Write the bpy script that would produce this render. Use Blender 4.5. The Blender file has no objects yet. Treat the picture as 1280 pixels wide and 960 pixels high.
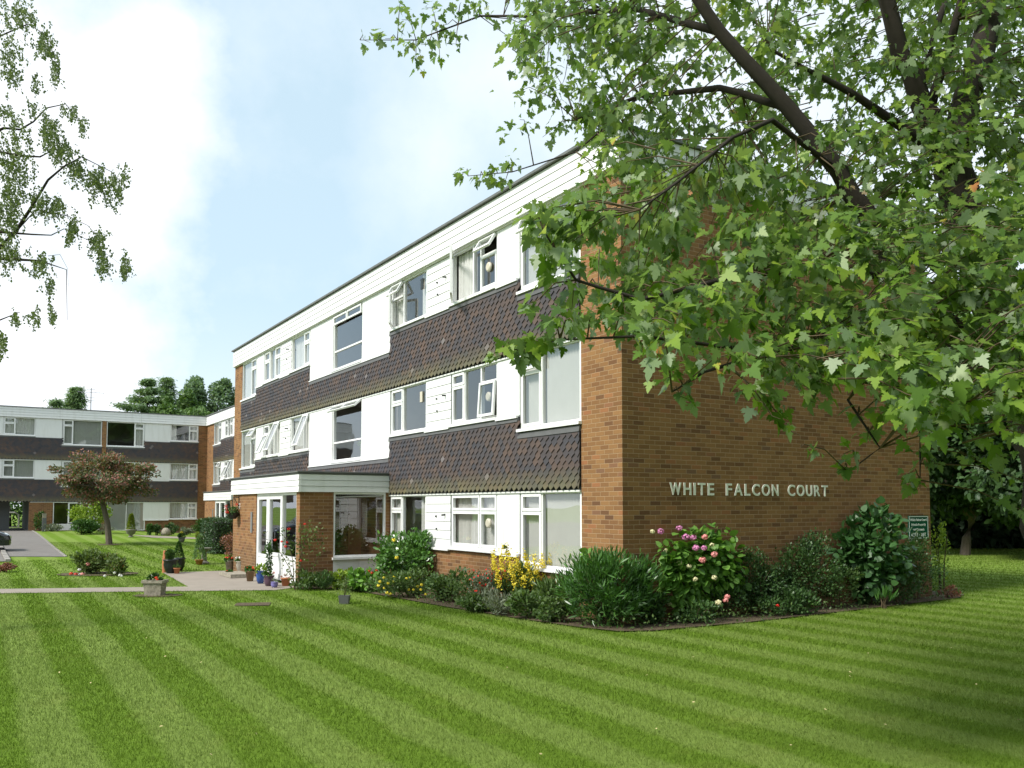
import bpy, math, random
import numpy as np
from mathutils import Vector
random.seed(7); rng = np.random.default_rng(7)
S = bpy.context.scene; COL = S.collection
R = math.radians

# ------------------------------------------------------------------ camera numbers and small placement maths
F = 1080.0; PIT = R(3.0); YAW = R(-32.0); CAM = (-8.618, -10.534, 1.85)
SHY = 153 - F*math.tan(PIT)
fw = (math.sin(-YAW), math.cos(YAW)); rt = (math.cos(YAW), -math.sin(-YAW))
def sstep(t):
    t = min(1, max(0, t)); return t*t*(3-2*t)
def gz(x, y):                                   # the lawn rises gently towards the far wing
    return 0.36*sstep((y-20)/28)*(1-0.75*sstep((x+2)/6))
def ray(px, py):
    a = (px-640)/F; b = -(py-480-SHY)/F
    D = math.cos(PIT)-b*math.sin(PIT); z = b*math.cos(PIT)+math.sin(PIT)
    return a*rt[0]+D*fw[0], a*rt[1]+D*fw[1], z, D
def at(px, py, z=None):
    d = ray(px, py); h = 0 if z is None else z
    for _ in range(12):
        t = (h-CAM[2])/d[2]; x = CAM[0]+d[0]*t; y = CAM[1]+d[1]*t
        if z is not None: break
        h = gz(x, y)
    return Vector((x, y, h))
def pt(px, py, D):
    d = ray(px, py); t = D/d[3]
    return Vector((CAM[0]+d[0]*t, CAM[1]+d[1]*t, CAM[2]+d[2]*t))
def depth(p): return (p[0]-CAM[0])*fw[0]+(p[1]-CAM[1])*fw[1]

# ------------------------------------------------------------------ materials
def srgb(r, g, b):
    f = lambda c: (c/255/12.92) if c/255 <= 0.04045 else ((c/255+0.055)/1.055)**2.4
    return (f(r), f(g), f(b), 1)
class N:
    def __init__(s, name):
        s.m = bpy.data.materials.new(name); s.m.use_nodes = True; s.t = s.m.node_tree; s.t.nodes.clear()
        s.out = s.n('ShaderNodeOutputMaterial')
    def n(s, ty, **k):
        x = s.t.nodes.new(ty)
        for a, b in k.items(): setattr(x, a, b)
        return x
    def l(s, a, b): s.t.links.new(a, b)
    def setin(s, node, i, v):
        if hasattr(v, 'is_output') or isinstance(v, bpy.types.NodeSocket): s.l(v, node.inputs[i])
        else: node.inputs[i].default_value = v
    def math(s, op, a, b=0.0, c=None, clamp=False):
        x = s.n('ShaderNodeMath', operation=op, use_clamp=clamp); s.setin(x, 0, a); s.setin(x, 1, b)
        if c is not None: s.setin(x, 2, c)
        return x.outputs[0]
    def mix(s, f, a, b, blend='MIX'):
        x = s.n('ShaderNodeMix', data_type='RGBA', blend_type=blend); s.setin(x, 0, f); s.setin(x, 6, a); s.setin(x, 7, b)
        return x.outputs[2]
    def ramp(s, f, stops, interp='LINEAR'):
        x = s.n('ShaderNodeValToRGB'); x.color_ramp.interpolation = interp; e = x.color_ramp.elements
        e[0].position, e[0].color = stops[0][0], stops[0][1]; e[1].position, e[1].color = stops[-1][0], stops[-1][1]
        for p, c in stops[1:-1]:
            q = e.new(p); q.color = c
        s.setin(x, 0, f); return x.outputs[0]
    def pos(s): return s.n('ShaderNodeNewGeometry').outputs['Position']
    def xyz(s, v):
        x = s.n('ShaderNodeSeparateXYZ'); s.l(v, x.inputs[0]); return x.outputs
    def comb(s, a, b, c=0.0):
        x = s.n('ShaderNodeCombineXYZ'); s.setin(x, 0, a); s.setin(x, 1, b); s.setin(x, 2, c); return x.outputs[0]
    def noise(s, scale, detail=3, vec=None, rough=0.55):
        x = s.n('ShaderNodeTexNoise'); x.inputs['Scale'].default_value = scale; x.inputs['Detail'].default_value = detail
        x.inputs['Roughness'].default_value = rough; s.l(vec if vec is not None else s.pos(), x.inputs['Vector']); return x.outputs['Fac']
    def bump(s, h, st=0.3, d=0.01):
        x = s.n('ShaderNodeBump'); x.inputs['Strength'].default_value = st; x.inputs['Distance'].default_value = d; s.l(h, x.inputs['Height']); return x.outputs[0]
    def prin(s, col, rough=0.6, spec=0.5, metal=0.0, nrm=None, coat=0):
        p = s.n('ShaderNodeBsdfPrincipled'); s.setin(p, 'Base Color', col); s.setin(p, 'Roughness', rough); s.setin(p, 'Metallic', metal)
        p.inputs['Specular IOR Level'].default_value = spec; p.inputs['Coat Weight'].default_value = coat
        if nrm is not None: s.l(nrm, p.inputs['Normal'])
        return p.outputs[0]
    def done(s, sh): s.l(sh, s.out.inputs[0]); return s.m
def c4(r, g, b): return (r, g, b, 1)

def mat_plain(name, col, rough=0.6, var=0.12, scale=6, bump=0.0, spec=0.4, metal=0, coat=0):
    n = N(name); f = n.noise(scale, 4)
    k = n.mix(f, tuple(max(0, x*(1-var)) for x in col[:3])+(1,), tuple(min(1, x*(1+var)) for x in col[:3])+(1,))
    nr = n.bump(n.noise(scale*12, 4), bump, 0.01) if bump else None
    return n.done(n.prin(k, rough, spec, metal, nr, coat))

def mat_brick(name='brick'):
    n = N(name); o = n.xyz(n.pos()); h = n.math('ADD', o[0], o[1]); z = n.math('ADD', o[2], 0.012)
    wob = n.math('MULTIPLY', n.math('SUBTRACT', n.noise(2.2, 2), 0.5), 0.012)
    zz = n.math('ADD', z, wob)
    row = n.math('FLOOR', n.math('DIVIDE', zz, 0.075))
    off = n.math('MULTIPLY', n.math('MODULO', n.math('ABSOLUTE', row), 2.0), 0.5)
    hc = n.math('ADD', n.math('DIVIDE', h, 0.225), off); col = n.math('FLOOR', hc)
    fx = n.math('SUBTRACT', hc, col); fz = n.math('SUBTRACT', n.math('DIVIDE', zz, 0.075), row)
    ex = n.math('MINIMUM', fx, n.math('SUBTRACT', 1.0, fx)); ez = n.math('MINIMUM', fz, n.math('SUBTRACT', 1.0, fz))
    mx = n.math('MULTIPLY', n.math('SUBTRACT', 0.03, ex), 60.0, clamp=True); mz = n.math('MULTIPLY', n.math('SUBTRACT', 0.085, ez), 22.0, clamp=True)
    mort = n.math('MAXIMUM', mx, mz)
    wn = n.n('ShaderNodeTexWhiteNoise', noise_dimensions='3D'); n.l(n.comb(col, row, 3.0), wn.inputs[0])
    bc = n.ramp(wn.outputs[0], [(0, c4(.140, .070, .036)), (.08, c4(.190, .094, .042)), (.30, c4(.230, .118, .050)), (.6, c4(.262, .138, .057)), (.85, c4(.290, .155, .065)), (.96, c4(.300, .130, .058)), (1, c4(.175, .10, .06))])
    g = n.noise(60, 4); bc = n.mix(n.math('MULTIPLY', g, 0.5), bc, n.mix(1.0, bc, c4(.5, .5, .5), 'MULTIPLY'))
    big = n.noise(0.9, 3); bc = n.mix(n.math('MULTIPLY', big, 0.45), bc, n.mix(1.0, bc, c4(1.25, 1.2, 1.1), 'MULTIPLY'))
    age = n.math('MULTIPLY', n.math('SUBTRACT', n.noise(.45, 5, rough=.7), .5), 2.2, clamp=True); bc = n.mix(n.math('MULTIPLY', age, .55), bc, c4(.115, .065, .038))
    damp = n.math('MULTIPLY', n.math('SUBTRACT', n.math('ADD', .55, n.math('MULTIPLY', n.noise(1.5, 4), .7)), o[2]), 1.6, clamp=True); bc = n.mix(n.math('MULTIPLY', damp, .5), bc, c4(.09, .065, .035))
    c = n.mix(n.math('MULTIPLY', mort, 0.8), bc, c4(.36, .25, .15))
    ht = n.math('ADD', n.math('MULTIPLY', n.math('SUBTRACT', 1.0, mort), 1.0), n.math('MULTIPLY', g, 0.35))
    return n.done(n.prin(c, 0.88, 0.2, 0, n.bump(ht, 0.55, 0.006)))

def mat_tile():
    n = N('clay_tile'); g = n.n('ShaderNodeNewGeometry'); r = g.outputs['Random Per Island']; p = g.outputs['Position']
    o = n.xyz(p); big = n.noise(0.8, 3, n.comb(n.math('MULTIPLY', n.math('ADD', o[0], o[1]), .6), o[2]))
    k = n.math('ADD', n.math('MULTIPLY', r, 0.6), n.math('MULTIPLY', n.math('SUBTRACT', big, 0.28), 0.9), clamp=True)
    c = n.ramp(k, [(0, c4(.034, .033, .040)), (.25, c4(.048, .044, .049)), (.50, c4(.062, .048, .046)), (.72, c4(.078, .054, .044)), (.9, c4(.102, .064, .048)), (.98, c4(.15, .085, .058)), (1, c4(.15, .13, .13))])
    odd = n.math('GREATER_THAN', n.math('FRACT', n.math('MULTIPLY', r, 37.7)), 0.992)
    c = n.mix(n.math('MULTIPLY', odd, 0.6), c, c4(.22, .19, .18))
    # lichen that grows along the lowest courses above each window line
    low = n.math('FRACT', n.math('DIVIDE', n.math('SUBTRACT', o[2], 2.13), 2.57))
    m = n.math('MULTIPLY', n.math('SUBTRACT', 0.16, low), 7.0, clamp=True); m = n.math('MULTIPLY', m, n.math('MULTIPLY', n.noise(5, 3), 0.9))
    c = n.mix(m, c, c4(.16, .15, .055))
    return n.done(n.prin(c, 0.62, 0.4, 0, n.bump(n.noise(90, 3), .25, .004)))

def mat_white(name='white_paint', col=(.76, .76, .745), rough=0.38):
    n = N(name); o = n.xyz(n.pos())
    st = n.noise(1.0, 4, n.comb(n.math('MULTIPLY', n.math('ADD', o[0], o[1]), 5.0), n.math('MULTIPLY', o[2], .7)))
    k = n.math('MULTIPLY', n.math('SUBTRACT', st, 0.5), 0.9, clamp=True)
    c = n.mix(k, c4(*col), c4(col[0]*.60, col[1]*.59, col[2]*.50))
    return n.done(n.prin(c, rough, 0.45, 0, n.bump(n.noise(3, 2), .03, .01)))

def mat_glass(name='glass', tint=.92, ior=1.9):
    n = N(name); lw = n.n('ShaderNodeLayerWeight'); lw.inputs[0].default_value = .5; frf = n.math('ADD', .13, n.math('MULTIPLY', n.math('POWER', lw.outputs['Facing'], 3.2), .75))
    t = n.n('ShaderNodeBsdfTransparent'); t.inputs[0].default_value = (tint, tint*1.0, tint*.98, 1)
    g = n.n('ShaderNodeBsdfGlossy'); g.inputs['Roughness'].default_value = 0.015; g.inputs[0].default_value = (.95, .97, 1, 1)
    n.l(n.bump(n.noise(1.3, 1), .06, .05), g.inputs['Normal'])
    m = n.n('ShaderNodeMixShader'); n.l(frf, m.inputs[0]); n.l(t.outputs[0], m.inputs[1]); n.l(g.outputs[0], m.inputs[2])
    return n.done(m.outputs[0])

def mat_leaf(name, stops, trans=0.3, rough=0.5, spec=0.35, back=None):
    n = N(name); g = n.n('ShaderNodeNewGeometry'); r = g.outputs['Random Per Island']
    big = n.noise(1.6, 2); k = n.math('ADD', n.math('MULTIPLY', r, .75), n.math('MULTIPLY', n.math('SUBTRACT', big, .5), .8), clamp=True)
    k = n.math('ADD', k, 0.12, clamp=True)
    k = n.ramp(k, stops)
    if back is not None: k = n.mix(g.outputs['Backfacing'], k, n.mix(0.55, k, c4(*back)))
    p = n.prin(k, rough, spec); t = n.n('ShaderNodeBsdfTranslucent'); n.l(n.mix(1.0, k, c4(1.25, 1.3, .55), 'MULTIPLY'), t.inputs[0])
    m = n.n('ShaderNodeMixShader'); m.inputs[0].default_value = trans; n.l(p, m.inputs[1]); n.l(t.outputs[0], m.inputs[2])
    return n.done(m.outputs[0])
def green(name, d, l, trans=.3, rough=.5, spec=.35, acc=None, back=None):
    mid = tuple((a+b)/2 for a, b in zip(d, l))
    st = [(0, c4(*d)), (.5, c4(*mid)), (.93, c4(*l))]
    st.append((1, c4(*(acc or l)))); return mat_leaf(name, st, trans, rough, spec, back)

def mat_lawn(name, blade=False):
    n = N(name); o = n.xyz(n.pos()); w = n.math('MULTIPLY', n.math('SUBTRACT', n.noise(.6, 3), .5), .30)
    w2 = n.math('MULTIPLY', n.math('SUBTRACT', n.noise(9, 2), .5), .12)
    x = n.math('ADD', n.math('ADD', o[0], w), w2); ph = n.math('MULTIPLY', n.math('DIVIDE', n.math('ADD', x, 7.33), .872), 2*math.pi)
    st = n.math('ADD', n.math('MULTIPLY', n.math('SINE', ph), 1.5), 0.5, clamp=True)
    pat = n.noise(.7, 3); fine = n.noise(38, 4, rough=.75); vf = n.noise(160, 3, rough=.8)
    dk = n.mix(fine, c4(.104, .182, .015), c4(.138, .222, .022)); lt = n.mix(fine, c4(.158, .230, .040), c4(.200, .272, .062))
    c = n.mix(n.math('MULTIPLY', st, n.math('ADD', .72, n.math('MULTIPLY', pat, .3))), dk, lt)
    yel = n.math('MULTIPLY', n.math('SUBTRACT', n.noise(1.1, 5, rough=.75), .54), 3.0, clamp=True)
    c = n.mix(n.math('MULTIPLY', yel, .40), c, c4(.27, .27, .075))
    c = n.mix(n.math('MULTIPLY', n.math('SUBTRACT', vf, .5), .9, clamp=True), c, n.mix(1.0, c, c4(.5, .5, .5), 'MULTIPLY'))
    if blade:
        p = n.prin(c, .6, .2); t = n.n('ShaderNodeBsdfTranslucent'); n.l(c, t.inputs[0]); m = n.n('ShaderNodeMixShader'); m.inputs[0].default_value = .3
        n.l(p, m.inputs[1]); n.l(t.outputs[0], m.inputs[2]); return n.done(m.outputs[0])
    h = n.math('ADD', fine, vf)
    return n.done(n.prin(c, .9, .1, 0, n.bump(h, .5, .02)))

def mat_paving(name, col, scale=1.0):
    n = N(name); o = n.xyz(n.pos())
    f = n.noise(2.0, 5); g = n.noise(70, 3)
    c = n.mix(f, c4(*[v*.72 for v in col]), c4(*[v*1.2 for v in col])); c = n.mix(n.math('MULTIPLY', g, .4), c, c4(*[v*.6 for v in col]))
    return n.done(n.prin(c, .9, .2, 0, n.bump(g, .3, .004)))

M = dict(
    brick=mat_brick(), tile=mat_tile(), white=mat_white(), upvc=mat_white('window_plastic', (.80, .80, .79), .3), greywhite=mat_white('trim_and_shaded_white', (.70, .71, .68), .45),  # greywhite: trim colour, also white with shade painted in for gable-side fascias
    glass=mat_glass(), lead=mat_plain('lead_flashing', (.105, .105, .105), .6, .25, 5, .2), backing=mat_plain('batten', (.03, .028, .028), .9),
    roof=mat_plain('roof_felt', (.22, .22, .21), .9, .2, 3, .3), edge=mat_plain('roof_edge', (.13, .135, .13), .6, .3, 5, .2),
    interior=mat_plain('plaster', (.42, .40, .36), .9, .1), dark=mat_plain('dark_interior', (.05, .048, .045), .9), blind=mat_plain('blind_fabric', (.62, .63, .60), .8, .08, 3),
    net=mat_plain('net_curtain', (.60, .60, .58), .9, .12, 7), drape=mat_plain('red_drape', (.11, .012, .02), .9), stone=mat_plain('cast_stone', (.30, .27, .21), .95, .6, 16, 1.0),
    stone_dark=mat_plain('weathered_stone', (.20, .19, .16), .95, .4, 14, .9), terracotta=mat_plain('terracotta', (.42, .16, .07), .8, .2, 10, .3), black=mat_plain('black_plastic', (.015, .02, .018), .35, .2),
    blueglaze=mat_plain('blue_glaze', (.02, .07, .25), .15, .25, 8, coat=.5), purple=mat_plain('plum_glaze', (.09, .05, .075), .2, .3, 8, coat=.5), lilac=mat_plain('lilac_glaze', (.2, .18, .42), .3), wood=mat_plain('barrel_wood', (.23, .15, .08), .8, .35, 20, .6),
    tarmac=mat_paving('tarmac', (.20, .185, .17)), path=mat_paving('concrete_path', (.30, .26, .215)), kerb=mat_plain('kerb_stone', (.30, .28, .25), .9, .2, 8, .5),
    soil=mat_plain('soil', (.105, .078, .045), 1, .5, 30, 1.0), bark=mat_plain('bark', (.038, .030, .022), .95, .4, 20, 1.0), bark2=mat_plain('grey_bark', (.12, .10, .075), .95, .4, 20, 1.0),
    twig=mat_plain('twig', (.09, .065, .035), .9, .3), stem=mat_plain('green_stem', (.09, .13, .035), .8, .3), letter=mat_plain('letter_metal', (.74, .74, .64), .6, .12, 9),
    signgreen=mat_plain('sign_green', (.004, .075, .036), .8, .1, spec=.15), signwhite=mat_plain('sign_white', (.75, .78, .74), .5, .03), metal=mat_plain('grey_metal', (.33, .33, .33), .45, .1, metal=.6), greywall=mat_plain('render_grey', (.115, .12, .115), .9, .15),
    silver=mat_plain('cream_fan', (.55, .50, .40), .5), carpaint=mat_plain('car_paint', (.008, .010, .014), .18, .1, coat=1), rubber=mat_plain('tyre', (.012, .012, .012), .8), chrome=mat_plain('chrome', (.7, .7, .72), .15, .05, metal=1), lamp=mat_plain('lamp_lens', (.75, .78, .8), .1, .05, coat=1),
    white_line=mat_plain('road_paint', (.6, .6, .58), .8, .2, 30), lawn=mat_lawn('lawn_grass'), blade=mat_lawn('grass_blade', True), timber=mat_plain('timber_wall', (.30, .12, .06), .8),
    maple=mat_leaf('maple_leaf', [(0, c4(.042, .095, .010)), (.30, c4(.082, .165, .016)), (.62, c4(.140, .245, .022)), (.88, c4(.23, .34, .034)), (.96, c4(.40, .46, .055)), (1, c4(.50, .20, .06))], .42, .42, .55, (.24, .31, .22)),
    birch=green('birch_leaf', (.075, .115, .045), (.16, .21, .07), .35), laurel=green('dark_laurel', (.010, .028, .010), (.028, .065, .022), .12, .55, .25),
    strap=green('strap_leaf', (.028, .085, .016), (.085, .20, .038), .2, .35, .5), hyd=green('hydrangea_leaf', (.080, .195, .028), (.19, .36, .065), .3, .5),
    euon=green('glossy_leaf', (.040, .115, .018), (.13, .27, .055), .2, .3, .6), perennial=green('perennial_leaf', (.050, .10, .03), (.13, .20, .06), .3), darkleaf=green('dark_shrub_leaf', (.026, .065, .018), (.080, .155, .042), .2, .45),
    big=green('broad_leaf', (.022, .075, .018), (.075, .17, .05), .2, .38, .5), lime=green('lime_leaf', (.12, .22, .02), (.32, .42, .06), .3), hedge=green('hedge_leaf', (.020, .050, .016), (.065, .12, .045), .15), crab=mat_leaf('crab_leaf', [(0, c4(.045, .065, .02)), (.35, c4(.10, .125, .045)), (.55, c4(.17, .17, .08)), (.68, c4(.26, .11, .08)), (1, c4(.34, .15, .12))], .25),
    conifer=green('conifer_leaf', (.095, .165, .075), (.22, .33, .14), .3), pine=green('pine_leaf', (.10, .165, .095), (.22, .32, .17), .3), broad=green('tree_leaf', (.050, .11, .03), (.14, .23, .06), .25), box=green('box_leaf', (.025, .075, .012), (.075, .16, .028), .2), gold=green('gold_conifer', (.12, .17, .02), (.28, .34, .05), .2), grey=green('grey_leaf', (.11, .14, .09), (.22, .25, .17), .2), bronze=green('bronze_leaf', (.13, .06, .04), (.30, .13, .09), .2),
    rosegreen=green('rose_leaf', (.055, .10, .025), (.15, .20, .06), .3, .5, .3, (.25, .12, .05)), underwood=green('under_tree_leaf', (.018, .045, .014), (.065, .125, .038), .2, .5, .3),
    red=mat_plain('red_petal', (.62, .025, .012), .6, .25, 60), orangered=mat_plain('geranium', (.75, .06, .02), .6, .2, 60), pink=mat_plain('pink_petal', (.60, .22, .42), .7, .25, 60), salmon=mat_plain('salmon_petal', (.72, .28, .26), .7, .25, 60), cream=mat_plain('cream_petal', (.62, .58, .33), .7, .2, 60), yellow=mat_plain('yellow_petal', (.78, .64, .05), .6, .15, 60), whitep=mat_plain('white_petal', (.8, .8, .76), .6, .1), lav=mat_plain('lavender', (.26, .16, .36), .7), magenta=mat_plain('magenta', (.48, .04, .22), .7), deadleaf=mat_plain('dry_leaf', (.50, .42, .20), .8, .3, 30),
)

# ------------------------------------------------------------------ mesh helpers
ORG = {}
def tag(o, label=None, cat=None, group=None, kind=None):
    if label: o['label'] = label
    if cat: o['category'] = cat
    if group: o['group'] = group
    if kind: o['kind'] = kind
    return o
def empty(name, loc, label, cat, group=None):
    o = bpy.data.objects.new(name, None); COL.objects.link(o); o.location = loc; o.empty_display_size = .2; ORG[o] = Vector(loc)
    return tag(o, label, cat, group)
def link(name, me, mats, parent=None):
    for m in (mats if isinstance(mats, (list, tuple)) else [mats]): me.materials.append(m)
    o = bpy.data.objects.new(name, me); COL.objects.link(o)
    if parent is not None:
        o.parent = parent; ORG[o] = ORG[parent]
    else: ORG[o] = Vector((0, 0, 0))
    return o
class MB:
    def __init__(s): s.v = []; s.f = []; s.mi = []
    def add(s, vs, fs, mi=0, xf=None):
        b = len(s.v); s.v += [tuple(xf(*p)) if xf else tuple(p) for p in vs]; s.f += [tuple(i+b for i in f) for f in fs]; s.mi += [mi]*len(fs)
    def box(s, a, b, xf=None, mi=0):
        x0, x1 = sorted((a[0], b[0])); y0, y1 = sorted((a[1], b[1])); z0, z1 = sorted((a[2], b[2]))
        s.add([(x0,y0,z0),(x1,y0,z0),(x1,y1,z0),(x0,y1,z0),(x0,y0,z1),(x1,y0,z1),(x1,y1,z1),(x0,y1,z1)],
              [(0,3,2,1),(4,5,6,7),(0,1,5,4),(1,2,6,5),(2,3,7,6),(3,0,4,7)], mi, xf)
    def tube(s, pts, rad, n=7, mi=0):
        pts = [Vector(p) for p in pts]; rings = []
        for i, p in enumerate(pts):
            d = (pts[min(i+1, len(pts)-1)]-pts[max(i-1, 0)])
            if d.length < 1e-6: d = Vector((0, 0, 1))
            d.normalize(); a = d.cross(Vector((0, 0, 1)) if abs(d.z) < .9 else Vector((1, 0, 0))).normalized(); b = d.cross(a)
            r = rad[i] if isinstance(rad, (list, tuple)) else rad
            rings.append([p+(a*math.cos(t*2*math.pi/n)+b*math.sin(t*2*math.pi/n))*r for t in range(n)])
        vs = [v for r_ in rings for v in r_]; fs = []
        for i in range(len(rings)-1):
            for t in range(n): fs.append((i*n+t, i*n+(t+1) % n, (i+1)*n+(t+1) % n, (i+1)*n+t))
        fs += [tuple(range(n))[::-1], tuple((len(rings)-1)*n+t for t in range(n))]
        s.add(vs, fs, mi)
    def lathe(s, c, prof, n=20, mi=0, sq=0):
        vs = []; c = Vector(c)
        for r, z in prof:
            for t in range(n):
                a = t*2*math.pi/n; vs.append(c+Vector((math.cos(a)*r, math.sin(a)*r, z)))
        fs = [(i*n+t, i*n+(t+1) % n, (i+1)*n+(t+1) % n, (i+1)*n+t) for i in range(len(prof)-1) for t in range(n)]
        fs += [tuple(range(n))[::-1], tuple((len(prof)-1)*n+t for t in range(n))]
        s.add(vs, fs, mi)
    def quad(s, u0, u1, z0, z1, d, xf=None, mi=0):
        s.add([(u0, d, z0), (u1, d, z0), (u1, d, z1), (u0, d, z1)], [(0, 1, 2, 3)], mi, xf)
    def build(s, name, mats, parent=None, smooth=False):
        me = bpy.data.meshes.new(name); o0 = ORG[parent] if parent is not None else Vector((0, 0, 0))
        me.from_pydata([(p[0]-o0[0], p[1]-o0[1], p[2]-o0[2]) for p in s.v], [], s.f)
        me.polygons.foreach_set('material_index', s.mi)
        import bmesh
        bm = bmesh.new(); bm.from_mesh(me); bmesh.ops.recalc_face_normals(bm, faces=bm.faces); bm.to_mesh(me); bm.free()
        if smooth: me.polygons.foreach_set('use_smooth', [True]*len(me.polygons))
        return link(name, me, mats, parent)

SH = {
    'maple': [(0,0),(.27,-.13),(.22,.06),(.40,.02),(.57,.26),(.42,.27),(.47,.40),(.33,.36),(.20,.33),(.29,.56),(.17,.60),(.17,.72),(0,1.0),
              (-.17,.72),(-.17,.60),(-.29,.56),(-.20,.33),(-.33,.36),(-.47,.40),(-.42,.27),(-.57,.26),(-.40,.02),(-.22,.06),(-.27,-.13)],
    'oval': [(0,0),(.22,.22),(.27,.5),(.17,.8),(0,1),(-.17,.8),(-.27,.5),(-.22,.22)],
    'broad': [(0,0),(.33,.12),(.42,.42),(.28,.75),(0,1),(-.28,.75),(-.42,.42),(-.33,.12)],
    'strap': [(0,0),(.07,.3),(.075,.65),(0,1),(-.075,.65),(-.07,.3)],
    'diam': [(0,0),(.3,.45),(0,1),(-.3,.45)],
    'clump': [(0,0),(.30,.12),(.22,.33),(.45,.52),(.18,.60),(.12,.95),(-.10,.68),(-.36,.80),(-.26,.45),(-.48,.22)],
    'needle': [(-.05,0),(.05,0),(.16,.75),(0,1),(-.16,.75)],
    'petal': [(0,-.1),(.45,.3),(.3,.9),(-.3,.9),(-.45,.3)],
}
def unit(a): return a/np.maximum(1e-9, np.linalg.norm(a, axis=1))[:, None]
def leaves(name, P, T, Nn, size, shape, mat, parent=None, curl=.25):
    """many small real leaf faces as one mesh: P base points, T tip directions, Nn normals"""
    P = np.asarray(P, float); T = unit(np.asarray(T, float)); Nn = np.asarray(Nn, float); Nn = unit(Nn-T*(Nn*T).sum(1)[:, None]); B = np.cross(T, Nn)
    sh = np.array(SH[shape], float); K = len(sh); n = len(P); size = np.broadcast_to(np.asarray(size, float), (n,))
    cz = -curl*(sh[:, 1]**2)*.5+np.abs(sh[:, 0])*curl*.6
    V = P[:, None, :]+size[:, None, None]*(sh[None, :, 0, None]*B[:, None, :]+sh[None, :, 1, None]*T[:, None, :]+cz[None, :, None]*Nn[:, None, :])
    V = V.reshape(-1, 3)
    if parent is not None: V = V-np.array(ORG[parent])
    me = bpy.data.meshes.new(name); me.vertices.add(n*K); me.vertices.foreach_set('co', V.ravel())
    me.loops.add(n*K); me.loops.foreach_set('vertex_index', np.arange(n*K, dtype=np.int32))
    me.polygons.add(n); me.polygons.foreach_set('loop_start', np.arange(0, n*K, K, dtype=np.int32)); me.update(calc_edges=True); me.validate()
    return link(name, me, mat, parent)
def inside_building(P):
    return ((P[:, 0] > -.07) & (P[:, 1] > -.07) & (P[:, 0] < 8.2) & (P[:, 1] < 23.8) & (P[:, 2] < 8)) | ((P[:, 0] > -2.33) & (P[:, 1] > 8.78) & (P[:, 1] < 14.9) & (P[:, 2] < 2.7) & (P[:, 0] < 8))
def clamp_out(P):
    P = P.copy(); r = rng.random(len(P))*.14
    a = (P[:, 0] > -2.40) & (P[:, 1] > 8.72) & (P[:, 1] < 14.9) & (P[:, 0] < 4) & (P[:, 2] < 2.7)
    side = a & (P[:, 1]-8.72 < P[:, 0]+2.40); fr = a & ~side; P[side, 1] = 8.71-r[side]; P[fr, 0] = -2.41-r[fr]
    a = (P[:, 0] > -.09) & (P[:, 1] > -.09) & (P[:, 0] < 8.15) & (P[:, 1] < 23.7)
    g_ = a & (P[:, 1] < P[:, 0]); f_ = a & ~g_; P[g_, 1] = -.10-r[g_]; P[f_, 0] = -.10-r[f_]
    return P
def rnd(n): return rng.normal(size=(n, 3))
def blob_points(c, rx, ry, rz, n, clumps=18, cs=.34, floor=None, fill=.35):
    """points gathered in clumps through an ellipsoid, more of them near its outside"""
    c = np.array(c, float); u = unit(rnd(clumps)); rr = (fill+(1-fill)*rng.random(clumps)**.5)*(1-cs*.55)
    cc = u*rr[:, None]; idx = rng.integers(0, clumps, n); q = cc[idx]+unit(rnd(n))*(rng.random(n)**.45)[:, None]*cs*(.7+.6*rng.random(clumps))[idx][:, None]
    nr = unit(q-cc[idx]+q*.8); P = c+q*np.array([rx, ry, rz])
    if floor is not None: P[:, 2] = np.maximum(P[:, 2], floor+rng.random(n)*.06)
    return P, nr
def flower(name, c, r, mat, parent, n=46, size=.5):
    u = unit(rnd(n)); P = np.array(c)+u*r*.75*np.array([1, 1, .8]); leaves(name, P, unit(np.cross(u, rnd(n))), u, r*size, 'petal', mat, parent, .1)

# ------------------------------------------------------------------ buildings
def frame_front(X0, Y0=0.0): return lambda u, d, z: (X0-d, Y0+u, z)          # facade facing -X, u runs along +Y
def frame_wing(Y0): return lambda u, d, z: (u, Y0-d, z)                       # facade facing -Y, u runs along +X
def frame_side(Y0): return lambda u, d, z: (u, Y0-d, z)
def ring(mb, xf, u0, u1, z0, z1, w, d0, d1, mi=0):
    mb.box((u0, d0, z0), (u0+w, d1, z1), xf, mi); mb.box((u1-w, d0, z0), (u1, d1, z1), xf, mi)
    mb.box((u0+w, d0, z0), (u1-w, d1, z0+w), xf, mi); mb.box((u0+w, d0, z1-w), (u1-w, d1, z1), xf, mi)
def hinge(xf, kind, u0, u1, z0, z1, ang):
    ca, sa = math.cos(R(ang)), math.sin(R(ang))
    def g(u, d, z):
        if kind == 'top':
            h = z1-z; return xf(u, d*ca+h*sa, z1-(h*ca-d*sa))
        if kind == 'lo':                                     # hinged on its low-u side
            h = u-u0; return xf(u0+h*ca-d*sa, d*ca+h*sa, z)
        h = u1-u; return xf(u1-(h*ca-d*sa), d*ca+h*sa, z)
    return g
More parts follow.
